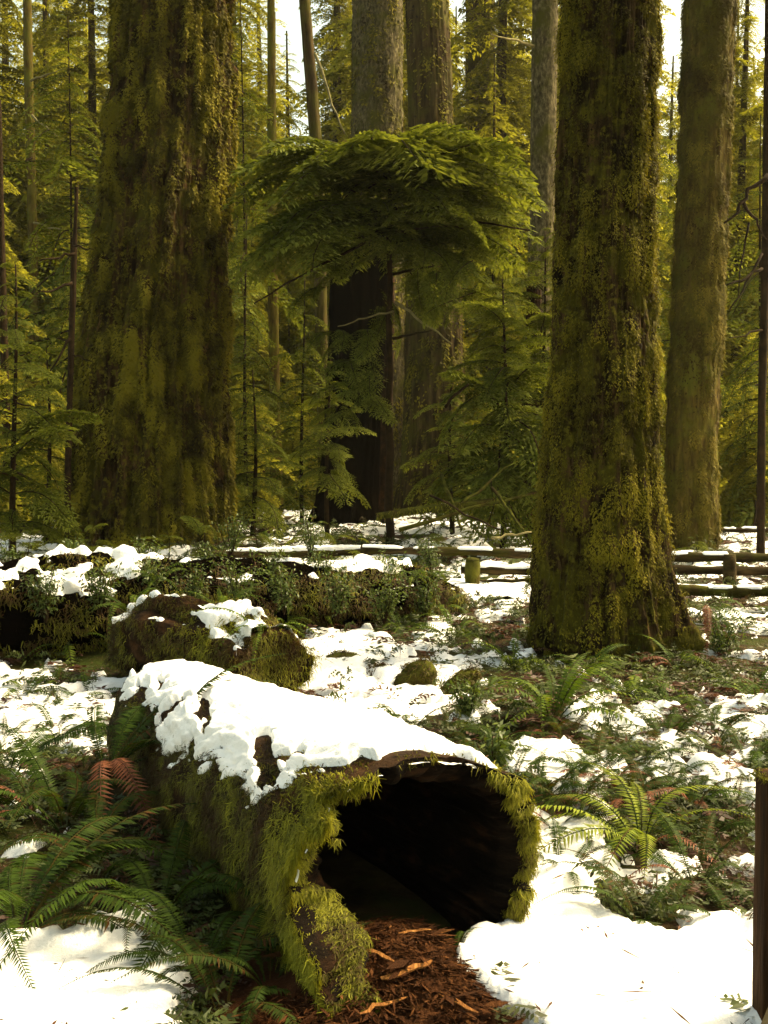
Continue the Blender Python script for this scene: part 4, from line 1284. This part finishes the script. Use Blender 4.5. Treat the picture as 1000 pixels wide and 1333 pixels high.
def fern(px, py, n, L, label, az=None, spread=6.28, meshes=None, dead=0, z=None, Y=None, lift=0.0, group=None):
    b = G(px, py) if Y is None else P(px, py, Y)
    if Y is None:
        b[2] = float(ground_h(b[0], b[1])) - 0.01
    t = thing('sword_fern', label, 'fern', b, group)
    rg = np.random.default_rng(int(px * 7 + py))
    ms = meshes or (FR_HI if b[1] < 6.5 else FR_LO)
    for i in range(n):
        a = (i / n - 0.5) * spread + rg.normal(0, 0.16) + (az if az is not None else 0.0)
        isdead = i < dead
        m = (FR_DEAD if isdead else ms)[int(rg.integers(len(FR_DEAD if isdead else ms)))]
        s = L * rg.uniform(0.72, 1.15)
        o = link('frond', m, t, (0.02 * math.cos(a), 0.02 * math.sin(a), 0))
        o.rotation_euler = Euler((rg.normal(0, 0.22), -rg.normal(lift, 0.16), a), 'XYZ')
        o.scale = (s, s, s)
        if isdead and n - dead > 2:
            o['label'] = 'brown dead frond'
    return t


fern(138, 1010, 11, 0.80, 'large sword fern arching over the back left side of the hollow log', Y=4.85, az=0.3, spread=3.6, dead=3)
fern(200, 1012, 7, 0.66, 'fern with rusty and green fronds arching up the left side of the snowy hollow log', Y=4.72, az=0.55, spread=2.2, dead=3, lift=0.12)
fern(85, 1080, 9, 0.6, 'sword fern midway between the left edge and the hollow log, over snow')
fern(45, 1060, 8, 0.6, 'dark sword fern behind the big left edge fern', dead=2)
fern(20, 1215, 11, 0.80, 'big sword fern at the left edge, long fronds reaching towards the log', az=0.4, spread=3.4)
fern(208, 1200, 9, 0.70, 'dark sword fern in the shade against the left wall of the hollow log', az=0.2, spread=5.0)
fern(352, 1300, 8, 0.42, 'dark fern tucked under the overhanging moss of the hollow log', az=2.6, spread=4.0)
fern(262, 1265, 9, 0.50, 'dark fern below the left wall of the hollow log, behind the lowest fern', az=2.2, spread=5.0)
fern(290, 1325, 8, 0.52, 'dark sword fern at the bottom beside the foot of the hollow log', az=1.5, spread=4.4)
fern(120, 1130, 8, 0.62, 'sword fern between the large edge fern and the hollow log')
fern(10, 1010, 10, 0.72, 'sword fern spreading low over the snow at the left edge')
fern(75, 960, 8, 0.55, 'small sword fern left of the far end of the hollow log', dead=2)
fern(95, 850, 10, 0.62, 'dark green fern beneath the snowy fallen trunk')
fern(30, 905, 8, 0.50, 'low fern by the left edge below the fallen trunk', dead=2)
fern(170, 800, 8, 0.55, 'fern growing on the short mossy log, far left end', Y=8.4)
fern(290, 800, 8, 0.42, 'fern rooted on top of the short mossy log', Y=7.7)
fern(345, 830, 7, 0.50, 'fern draping over the near end of the short mossy log', Y=7.05, az=-0.8, spread=3.5)
fern(718, 948, 13, 0.66, 'tall sword fern in open snow below the broad mossy trunk', lift=0.25)
fern(640, 985, 10, 0.42, 'low fern right of the log snow, before the tall fern', dead=3)
fern(580, 955, 9, 0.40, 'low fern just behind the ridge of the hollow log', dead=3)
fern(530, 950, 7, 0.36, 'small fern tips showing over the snow of the hollow log')
fern(820, 905, 11, 0.50, 'fern clump at the foot of the broad trunk, right of the tall fern', dead=2)
fern(760, 868, 10, 0.48, 'fern directly under the middle of the broad mossy trunk')
fern(668, 868, 10, 0.55, 'fern at the left foot of the broad mossy trunk')
fern(590, 832, 10, 0.60, 'fern in the snow before the fence post')
fern(525, 822, 9, 0.55, 'fern near the right end of the long fallen trunk')
fern(835, 1112, 13, 0.66, 'lime green fern standing in the clearing right of the hollow log', meshes=FR_LIME, dead=1, az=2.2, spread=5.4, lift=0.1)
fern(838, 1205, 9, 0.40, 'low snow flecked fern in the middle of the open snow', az=2.4, spread=4.5)
fern(905, 1150, 9, 0.42, 'fern above the open snow, near the wooden post', dead=2)
fern(962, 1205, 8, 0.42, 'dark fern touching the wooden post')
fern(700, 1052, 9, 0.45, 'fern just right of the log mouth', dead=2)
fern(668, 1075, 6, 0.34, 'reddish dead fern against the right rim of the log', dead=6)
fern(930, 965, 10, 0.48, 'fern amid patchy snow below the fence on the right', dead=3)
fern(985, 915, 11, 0.60, 'dark green fern at the right edge below the fence')
fern(918, 788, 7, 0.55, 'fern hanging down from the right root of the broad trunk', Y=8.9, az=-1.0, spread=2.0, lift=-0.7, dead=2)
fern(866, 975, 10, 0.45, 'fern in patchy snow two ferns left of the right edge', dead=2)
fern(772, 1015, 10, 0.46, 'fern midway between the tall fern and the lime one', dead=3)
fern(975, 1010, 9, 0.50, 'fern behind the top of the wooden post', dead=2)
fern(752, 1068, 9, 0.42, 'fern left of the lime green one')
fern(590, 1268, 5, 0.17, 'tiny fern at the edge between mulch and snow', az=2.4, spread=3.0)
fern(880, 870, 9, 0.5, 'fern tucked beside the right root of the broad trunk', dead=2)
fern(820, 1040, 9, 0.42, 'fern behind the lime green one')
fern(900, 1060, 9, 0.42, 'fern up and right of the lime green one', dead=3)

rg = np.random.default_rng(4242)
for i in range(44):
    px, py = rg.uniform(610, 990), rg.uniform(850, 1150)
    if (px - 760) * 0.35 + 880 > py + 60:
        continue
    fern(px, py, int(rg.integers(6, 10)), rg.uniform(0.24, 0.42), 'small sword fern among snow patches between the broad trunk and the wooden post', dead=int(rg.integers(0, 4)), group='small ferns among the snow patches')

for i in range(10):
    fern(rg.uniform(0, 125), rg.uniform(880, 1010), int(rg.integers(6, 9)), rg.uniform(0.24, 0.38), 'small fern poking through the snow left of the far end of the hollow log', dead=int(rg.integers(0, 3)), group='small ferns in the snow on the left')
for i in range(20):
    px = rg.uniform(-10, 585)
    Yf_ = float(np.interp(px, [0, 590], [8.6, 11.2])) + rg.uniform(-0.35, 0.3)
    b = P(px, rg.uniform(755, 815), Yf_)
    fern(px, 600 + (CAMZ - max(b[2], 0.05)) / Yf_ * FPX, int(rg.integers(6, 10)), rg.uniform(0.28, 0.46), 'small fern rooted along the snowy fallen trunk', Y=Yf_, dead=int(rg.integers(0, 2)), group='small ferns on the fallen trunk')
for i, (px, py) in enumerate([(70, 700), (130, 712), (185, 706), (240, 712), (300, 708), (350, 712), (420, 706), (470, 712), (540, 712), (580, 716)]):
    fern(px, py, 8, 0.62 + 0.05 * (i % 3), 'fern in the brush between the fallen trunk and the big trees', group='ferns in the brush behind the fallen trunk')

# ------------------------------------------------------------------ shrubs on and round the long fallen log
def shrub(px, py, Y, H, n, label, seed, leafn=60, leaf=0.035):
    b = P(px, py, Y)
    t = thing('huckleberry_shrub', label, 'shrub', b)
    rg = np.random.default_rng(seed)
    st, lv = [], []
    for i in range(n):
        a, k = rg.uniform(0, 6.28), rg.uniform(0.12, 0.5)
        h = H * rg.uniform(0.6, 1.1)
        top = b + np.array([math.cos(a) * k * h, math.sin(a) * k * h, h])
        pts = wander(b, top, 7, 0.05 * h, seed + i)
        st.append(tube(pts, np.linspace(0.006, 0.002, 7), 4, caps=False))
        m = leafn
        tt = rg.uniform(0.25, 1.0, m)
        base = np.stack([np.interp(tt, np.linspace(0, 1, 7), pts[:, q]) for q in range(3)], -1)
        off = rg.normal(0, 1, (m, 3)) * np.array([1, 1, 0.45])
        off = unit(off) * (rg.uniform(0.01, 0.16, m) * H * 1.6 * (0.35 + 0.65 * tt))[:, None]
        D = unit(off + rg.normal(0, 0.05, (m, 3)) + np.array([0, 0, -0.02])) * (leaf * rg.uniform(0.7, 1.5, m))[:, None]
        W = unit(np.cross(D, np.array([0, 0, 1.0]) + rg.normal(0, 0.5, (m, 3)))) * (leaf * 0.26)
        lv.append(kites(base + off, D, W, np.clip(rg.normal(0.52, 0.16, m), 0, 1)))
    V, F, T = join([(a, f) for a, f in st])
    part('stem', V, F, M['twig'], t)
    V, F, T = join(lv)
    part('leaves', V, F, M['shrub_leaf'], t, T, smooth=False)


for k, s in enumerate([(255, 800, 9.2, .42, 12, 'leafy shrub before the fallen trunk, below the giant trunk'),
                       (310, 795, 9.5, .40, 12, 'leafy shrub just behind the short mossy log'),
                       (370, 800, 9.7, .45, 13, 'leafy shrub in the middle of the fallen trunk'),
                       (440, 808, 9.9, .52, 14, 'tall leafy shrub before the right half of the fallen trunk'),
                       (500, 812, 10.2, .52, 14, 'dense leafy shrub near the right end of the fallen trunk'),
                       (552, 808, 10.6, .48, 12, 'leafy shrub hiding the right tip of the fallen trunk'),
                       (60, 810, 8.7, .40, 12, 'leafy shrub against the left part of the fallen trunk'),
                       (130, 800, 8.9, .40, 12, 'leafy shrub against the fallen trunk, right of its left end'),
                       (200, 790, 9.2, .42, 12, 'dark leafy shrub between the fallen trunk and the short mossy log'),
                       (420, 770, 10.4, .38, 12, 'leafy shrub on the crown of the fallen trunk, mid length'),
                       (350, 770, 10.1, .38, 12, 'leafy shrub on the crown of the fallen trunk, left of the tall shrub'),
                       (275, 765, 9.9, .36, 12, 'leafy shrub on the crown of the fallen trunk, above the short log'),
                       (500, 765, 10.9, .36, 12, 'leafy shrub on the crown of the fallen trunk, near its right end'),
                       (190, 745, 10.2, .34, 9, 'low shrub on the snowy top of the fallen trunk'),
                       (90, 755, 9.8, .36, 9, 'sparse shrub on the left of the snowy fallen trunk'),
                       (15, 760, 9.6, .36, 8, 'sparse shrub at the left edge above the fallen trunk'),
                       (405, 725, 12.4, .5, 10, 'upright shrub in front of the snag with fine leaves'),
                       (300, 725, 12.2, .5, 10, 'upright shrub right of the giant trunk with fine leaves'),
                       (560, 742, 12.5, .42, 9, 'shrub left of the fence post'),
                       (940, 860, 8.9, .32, 9, 'low shrub right of the broad trunk root'),
                       (610, 940, 6.8, .26, 9, 'low leafy shrub behind the hollow log, right of the moss stumps'),
                       (640, 1020, 5.3, .26, 9, 'leafy shrub close behind the right rim of the hollow log')]):
    shrub(*s[:5], s[5], 800 + k)

# ------------------------------------------------------------------ fallen branches in the brush behind the fence
for k, (a, b, r, mt, lab) in enumerate([((520, 690, 17), (700, 640, 17.5), .035, 'moss_wood', 'mossy fallen branch slanting up to the left of the broad trunk'),
                                        ((575, 618, 18), (600, 690, 17), .03, 'moss_wood', 'steep mossy branch in the brush pile'),
                                        ((640, 635, 17.5), (685, 695, 16.5), .03, 'moss_wood', 'mossy branch leaning down towards the fence'),
                                        ((640, 700, 16), (692, 692, 16.2), .022, 'pale_twig', 'pale bare stick lying just above the fence'),
                                        ((560, 645, 17), (650, 690, 16.5), .02, 'twig', 'thin dark stick crossing the brush pile'),
                                        ((600, 655, 17.2), (670, 600, 17.8), .025, 'moss_wood', 'mossy branch rising beside the reddish trunk'),
                                        ((580, 530, 18.5), (610, 500, 18.2), .03, 'twig', 'short dark broken branch caught in the hemlock')]):
    pts = wander(P(*a), P(*b), 9, 0.12, 900 + k)
    V, F = tube_q(pts, np.linspace(r, r * 0.6, 9), 7, k, 0.25)
    o = link('fallen_branch', mesh_np('fallen_branch', V, F, M[mt]))
    tag(o, lab, 'branch', 'fallen branches in the brush')

# ------------------------------------------------------------------ rail fence
fence = thing('rail_fence', 'low mossy split rail fence with snow on its rails', 'fence', (P(615, 770, 13.5)[0], 13.5, 0))


def rail(a, b, r, snow=True, mt='rail', seed=0):
    n = 14
    pts = wander(a, b, n, 0.025, seed)
    V, F = tube_q(pts, r * (1 + 0.15 * np.sin(np.arange(n) * 1.3 + seed)), 10, seed, 0.22)
    ro = part('rail', V, F, M[mt], fence)
    if snow:
        m = 70
        t = np.linspace(0.01, 0.99, m)
        c = np.stack([np.interp(t, np.linspace(0, 1, n), pts[:, k]) for k in range(3)], -1)
        k = fbm(t * 7, seed, 0, 910 + seed, 3)
        w = r * 0.85 * sstep(0.30, 0.46, k)
        h = 0.045 * sstep(0.30, 0.5, k)
        f = np.linspace(0, math.pi, 9)
        dirn = unit((b - a)[None, :])[0]
        sd_ = unit(np.cross(dirn, np.array([0, 0, 1.0])))
        Vs = c[:, None, :] + (np.cos(f)[None, :] * w[:, None])[..., None] * sd_ + (np.sin(f)[None, :] * h[:, None] + r * 0.55)[..., None] * np.array([0, 0, 1.0])
        part('snow', Vs.reshape(-1, 3), grid_faces(m, 9), M['snow'], fence, kind='stuff').parent = ro


def post(px, py_top, py_bot, Y, r, mt='rail', seed=0):
    a, b = P(px, py_bot + 12, Y), P(px, py_top, Y)
    V, F = tube_q(np.stack([a + (b - a) * k for k in np.linspace(0, 1, 8)]), r * np.array([1.05, 1, 1, .98, .98, .97, .95, .8]), 12, seed, 0.15)
    return part('post', V, F, M[mt], fence)


rail(P(470, 716, 14.4), P(735, 722, 14.0), 0.055, True, seed=1)
rail(P(600, 741, 13.5), P(735, 744, 13.4), 0.055, True, 'rail', 2)
rail(P(612, 760, 13.5), P(735, 757, 13.5), 0.05, False, 'rail', 3)
rail(P(855, 725, 14.2), P(1040, 726, 14.2), 0.06, True, 'rail', 4)
rail(P(855, 742, 14.1), P(1040, 744, 14.1), 0.06, False, 'rail', 5)
rail(P(880, 768, 12.4), P(1050, 772, 12.2), 0.062, True, 'moss_wood', 6)
rail(P(890, 801, 11.6), P(1050, 800, 11.5), 0.055, True, 'moss_wood', 7)
rail(P(930, 690, 21.0), P(1040, 690, 21.0), 0.05, True, 'rail', 8)
first_post = post(615, 727, 768, 13.3, 0.095, 'moss_wood', 1)
post(950, 722, 762, 13.9, 0.09, 'rail', 2)
post(1012, 740, 800, 12.2, 0.09, 'rail', 3)
post(700, 730, 770, 13.3, 0.09, 'moss_wood', 4)
cap = P(615, 727, 13.3)
thh = np.linspace(0, 2 * math.pi, 14, endpoint=False)
ph = np.linspace(0.03, 1, 6)
Vc = np.stack([np.stack([cap[0] + 0.088 * p_ * np.cos(thh), cap[1] + 0.088 * p_ * np.sin(thh), np.full(14, cap[2] - 0.012 + 0.03 * (1 - p_ ** 2))], -1) for p_ in ph[::-1]])
part('moss_cap', Vc.reshape(-1, 3), grid_faces(6, 14, True), M['moss_wood'], fence).parent = first_post

# ------------------------------------------------------------------ post and plank at the right of the foreground
pb = P(1000, 1333, 2.95)
pt = P(1002, 1012, 2.95)
fp = thing('wooden_post', 'square brown wooden post cut by the right edge, moss on its top', 'post', (P(1012, 1333, 2.95)[0], 2.95, 0))
w2 = 0.052
zt = P(1000, 1014, 2.95)[2]
n = 40
zz = np.linspace(-0.1, zt, n)
lean = np.interp(zz, [0, zt], [P(994, 1340, 2.95)[0], P(1000, 1016, 2.95)[0]]) + w2
cr = np.array([(-1, -.86), (-.86, -1), (0, -1.0), (.86, -1), (1, -.86), (1, .86), (.86, 1), (-.86, 1), (-1, .86), (-1, 0)])
Vg = np.stack([np.stack([lean[i] + w2 * cr[:, 0] * (1 + 0.10 * (fbm(cr[:, 0] * 3, cr[:, 1] * 3, zz[i] * 6, 71, 3) - 0.5)), 2.95 + w2 + w2 * cr[:, 1], np.full(10, zz[i])], -1) for i in range(n)])
capv = np.stack([Vg[-1] * (1 - k) + Vg[-1].mean(0) * k + np.array([0, 0, 0.006 * k]) for k in (0.15, 0.5, 0.97)])
V = np.concatenate([Vg, capv]).reshape(-1, 3)
part('post_body', V, grid_faces(n + 3, 10, True), M['post'], fp)
rg = np.random.default_rng(73)
nm = 1500
c = Vg[-1].mean(0)
Pp = np.stack([c[0] + rg.uniform(-w2, w2, nm), c[1] + rg.uniform(-w2, w2, nm), np.full(nm, zt + 0.004)], -1)
Nn = unit(np.stack([rg.normal(0, 0.3, nm), rg.normal(0, 0.3, nm), np.ones(nm)], -1))
V, F, T = moss_on(Pp, Nn, 0.018, 0.004, np.clip(rg.normal(0.5, 0.15, nm), 0, 1), 74, 0.6)
part('moss', V, F, M['moss_bright'], fp, T, kind='stuff')
a, b = P(986, 1390, 2.75), P(1050, 1240, 2.75)
d = unit((b - a)[None])[0]
s = unit(np.cross(d, np.array([0, 1.0, 0]))[None])[0]
k = np.linspace(0, 1, 10)
ring = []
for t in k:
    c = a + (b - a) * t
    ring.append([c + s * q * 0.028 + np.array([0, 1.0, 0]) * e * 0.016 for q, e in ((-1, -1), (1, -1), (1, 1), (-1, 1))])
pl = link('leaning_plank', mesh_np('leaning_plank', np.array(ring).reshape(-1, 3), grid_faces(10, 4, True), M['plank'], smooth=False))
tag(pl, 'weathered plank leaning in the bottom right corner before the post', 'plank')

# ------------------------------------------------------------------ undergrowth, litter and twigs
rg = np.random.default_rng(61)


def scatter(n, x0, x1, y0, y1, want):
    yy = y0 * (y1 / y0) ** rg.uniform(0, 1, n * 4)
    xx = rg.uniform(-1, 1, n * 4) * (yy * 0.42 + 0.3)
    k = want(xx, yy) > rg.uniform(0, 1, n * 4)
    u, v = log_dist(xx, yy)
    k &= ~((np.abs(v) < 0.48) & (u > -0.3) & (u < LOG_L))
    k &= ~((mulch_side(xx, yy) > -0.02) & (xx > -0.5) & (yy < 4.1))
    return xx[k][:n], yy[k][:n]


def want_plants(x, y):
    s = snow_mask(x, y)
    k = sstep(0.30, -0.1, s) * sstep(0.36, 0.6, fbm(x * 1.6, y * 1.6, 0, 63, 3) + 0.1)
    return np.maximum(k, 0.16 * sstep(4.6, 5.6, y))


x, y = scatter(4600, -4, 4, 2.8, 26, want_plants)
n = len(x)
SPR = []
for k in range(5):                       # little sprays: a stem with paired leaflets
    rk = np.random.default_rng(640 + k)
    m = 9
    t = np.linspace(0.2, 1, m)
    ax_ = np.stack([t * 0.8, 0 * t, 0.75 * t - 0.55 * t ** 2], -1)
    pb, dd, ww = [], [], []
    for sg in (-1, 1):
        l_ = 0.34 * (1.08 - t) ** 0.6 * rk.uniform(0.7, 1.2, m)
        d_ = unit(np.stack([0.5 + 0 * t, sg + 0 * t, rk.normal(-0.15, 0.2, m)], -1)) * l_[:, None]
        pb.append(ax_)
        dd.append(d_)
        ww.append(np.stack([0.034 + 0 * t, 0 * t, 0.012 * rk.normal(0, 1, m)], -1))
    pb.append(np.zeros((1, 3)))
    dd.append(ax_[-1:])
    ww.append(np.array([[0, 0.012, 0.0]]))
    pb, dd, ww = np.concatenate(pb), np.concatenate(dd), np.concatenate(ww)
    SPR.append(kites(pb, dd, ww, np.full(len(pb), 0.5), 0.35)[:2])
kinds = rg.choice(3, n, p=(0.50, 0.24, 0.26))          # green, dead and brown, blades
pieces = []
for i in range(n):
    zz = float(ground_h(x[i], y[i]))
    S_ = (0.10 + 0.012 * y[i]) * rg.uniform(0.6, 1.7)
    base_t = (0.66, 0.15, 0.60)[kinds[i]] + rg.normal(0, 0.08)
    for q in range(int(rg.integers(2, 5))):
        a = rg.uniform(0, 6.28)
        c_, s_ = math.cos(a), math.sin(a)
        V0, F0 = SPR[int(rg.integers(5))]
        sq = S_ * rg.uniform(0.6, 1.2)
        Vq = V0 * sq
        if kinds[i] == 2:
            Vq = Vq * np.array([0.55, 0.35, 1.7])
        Vq = np.stack([Vq[:, 0] * c_ - Vq[:, 1] * s_ + x[i], Vq[:, 0] * s_ + Vq[:, 1] * c_ + y[i], Vq[:, 2] + zz], -1)
        pieces.append((Vq, F0, np.full(len(Vq), min(max(base_t + rg.normal(0, 0.05), 0), 1))))
V, F, T = join(pieces)
und = link('undergrowth', mesh_np('undergrowth', V, F, M['under'], T, False))
tag(und, kind='stuff', label='low green and rusty plants growing through the snow')

x, y = scatter(11000, -4, 4, 2.8, 14, lambda a, b: 0.06 + 0.35 * sstep(4.3, 5.5, b) + 0.85 * sstep(0.5, 0.0, snow_mask(a, b)))
n = len(x)
sz = sstep(-0.06, 0.42, snow_mask(x, y))
z = ground_h(x, y) + np.maximum(0.105 * sz - 0.03, 0) + 0.008
az = rg.uniform(0, 6.28, n)
L = rg.gamma(1.4, 0.028, n) + 0.010
D = np.stack([np.cos(az) * L, np.sin(az) * L, rg.normal(0, 0.25, n) * L], -1)
W = unit(np.cross(D, np.array([0, 0, 1.0]) + rg.normal(0, 0.3, D.shape))) * rg.uniform(0.0015, 0.005, n)[:, None]
V, F, T = kites(np.stack([x, y, z], -1), D, W, rg.uniform(0, 0.4, n))
lit = link('forest_litter', mesh_np('forest_litter', V, F, M['under'], T, False))
tag(lit, kind='stuff', label='fallen twigs, needles and dead leaves scattered on snow and soil')


# ------------------------------------------------------------------ hazy air
hz = bpy.data.materials.new('haze')
hz.use_nodes = True
hn = hz.node_tree.nodes
hn.remove(hn["Principled BSDF"])
pv = hn.new("ShaderNodeVolumePrincipled")
pv.inputs['Color'].default_value = (0.97, 0.94, 0.84, 1)
pv.inputs['Density'].default_value = 0.00018
pv.inputs['Anisotropy'].default_value = 0.3
hz.node_tree.links.new(pv.outputs[0], hn["Material Output"].inputs['Volume'])
hx0, hx1, hy0, hy1, hz0, hz1 = -430.0, 430.0, -230.0, 640.0, -2.5, 62.0
Vh = np.array([(x, y, z) for x in (hx0, hx1) for y in (hy0, hy1) for z in (hz0, hz1)])
Fh = np.array([(0, 1, 3, 2), (4, 6, 7, 5), (0, 4, 5, 1), (2, 3, 7, 6), (0, 2, 6, 4), (1, 5, 7, 3)])
haze = link('haze', mesh_np('haze', Vh, Fh, hz, smooth=False))
tag(haze, kind='stuff', label='thin pale haze hanging in the forest air')
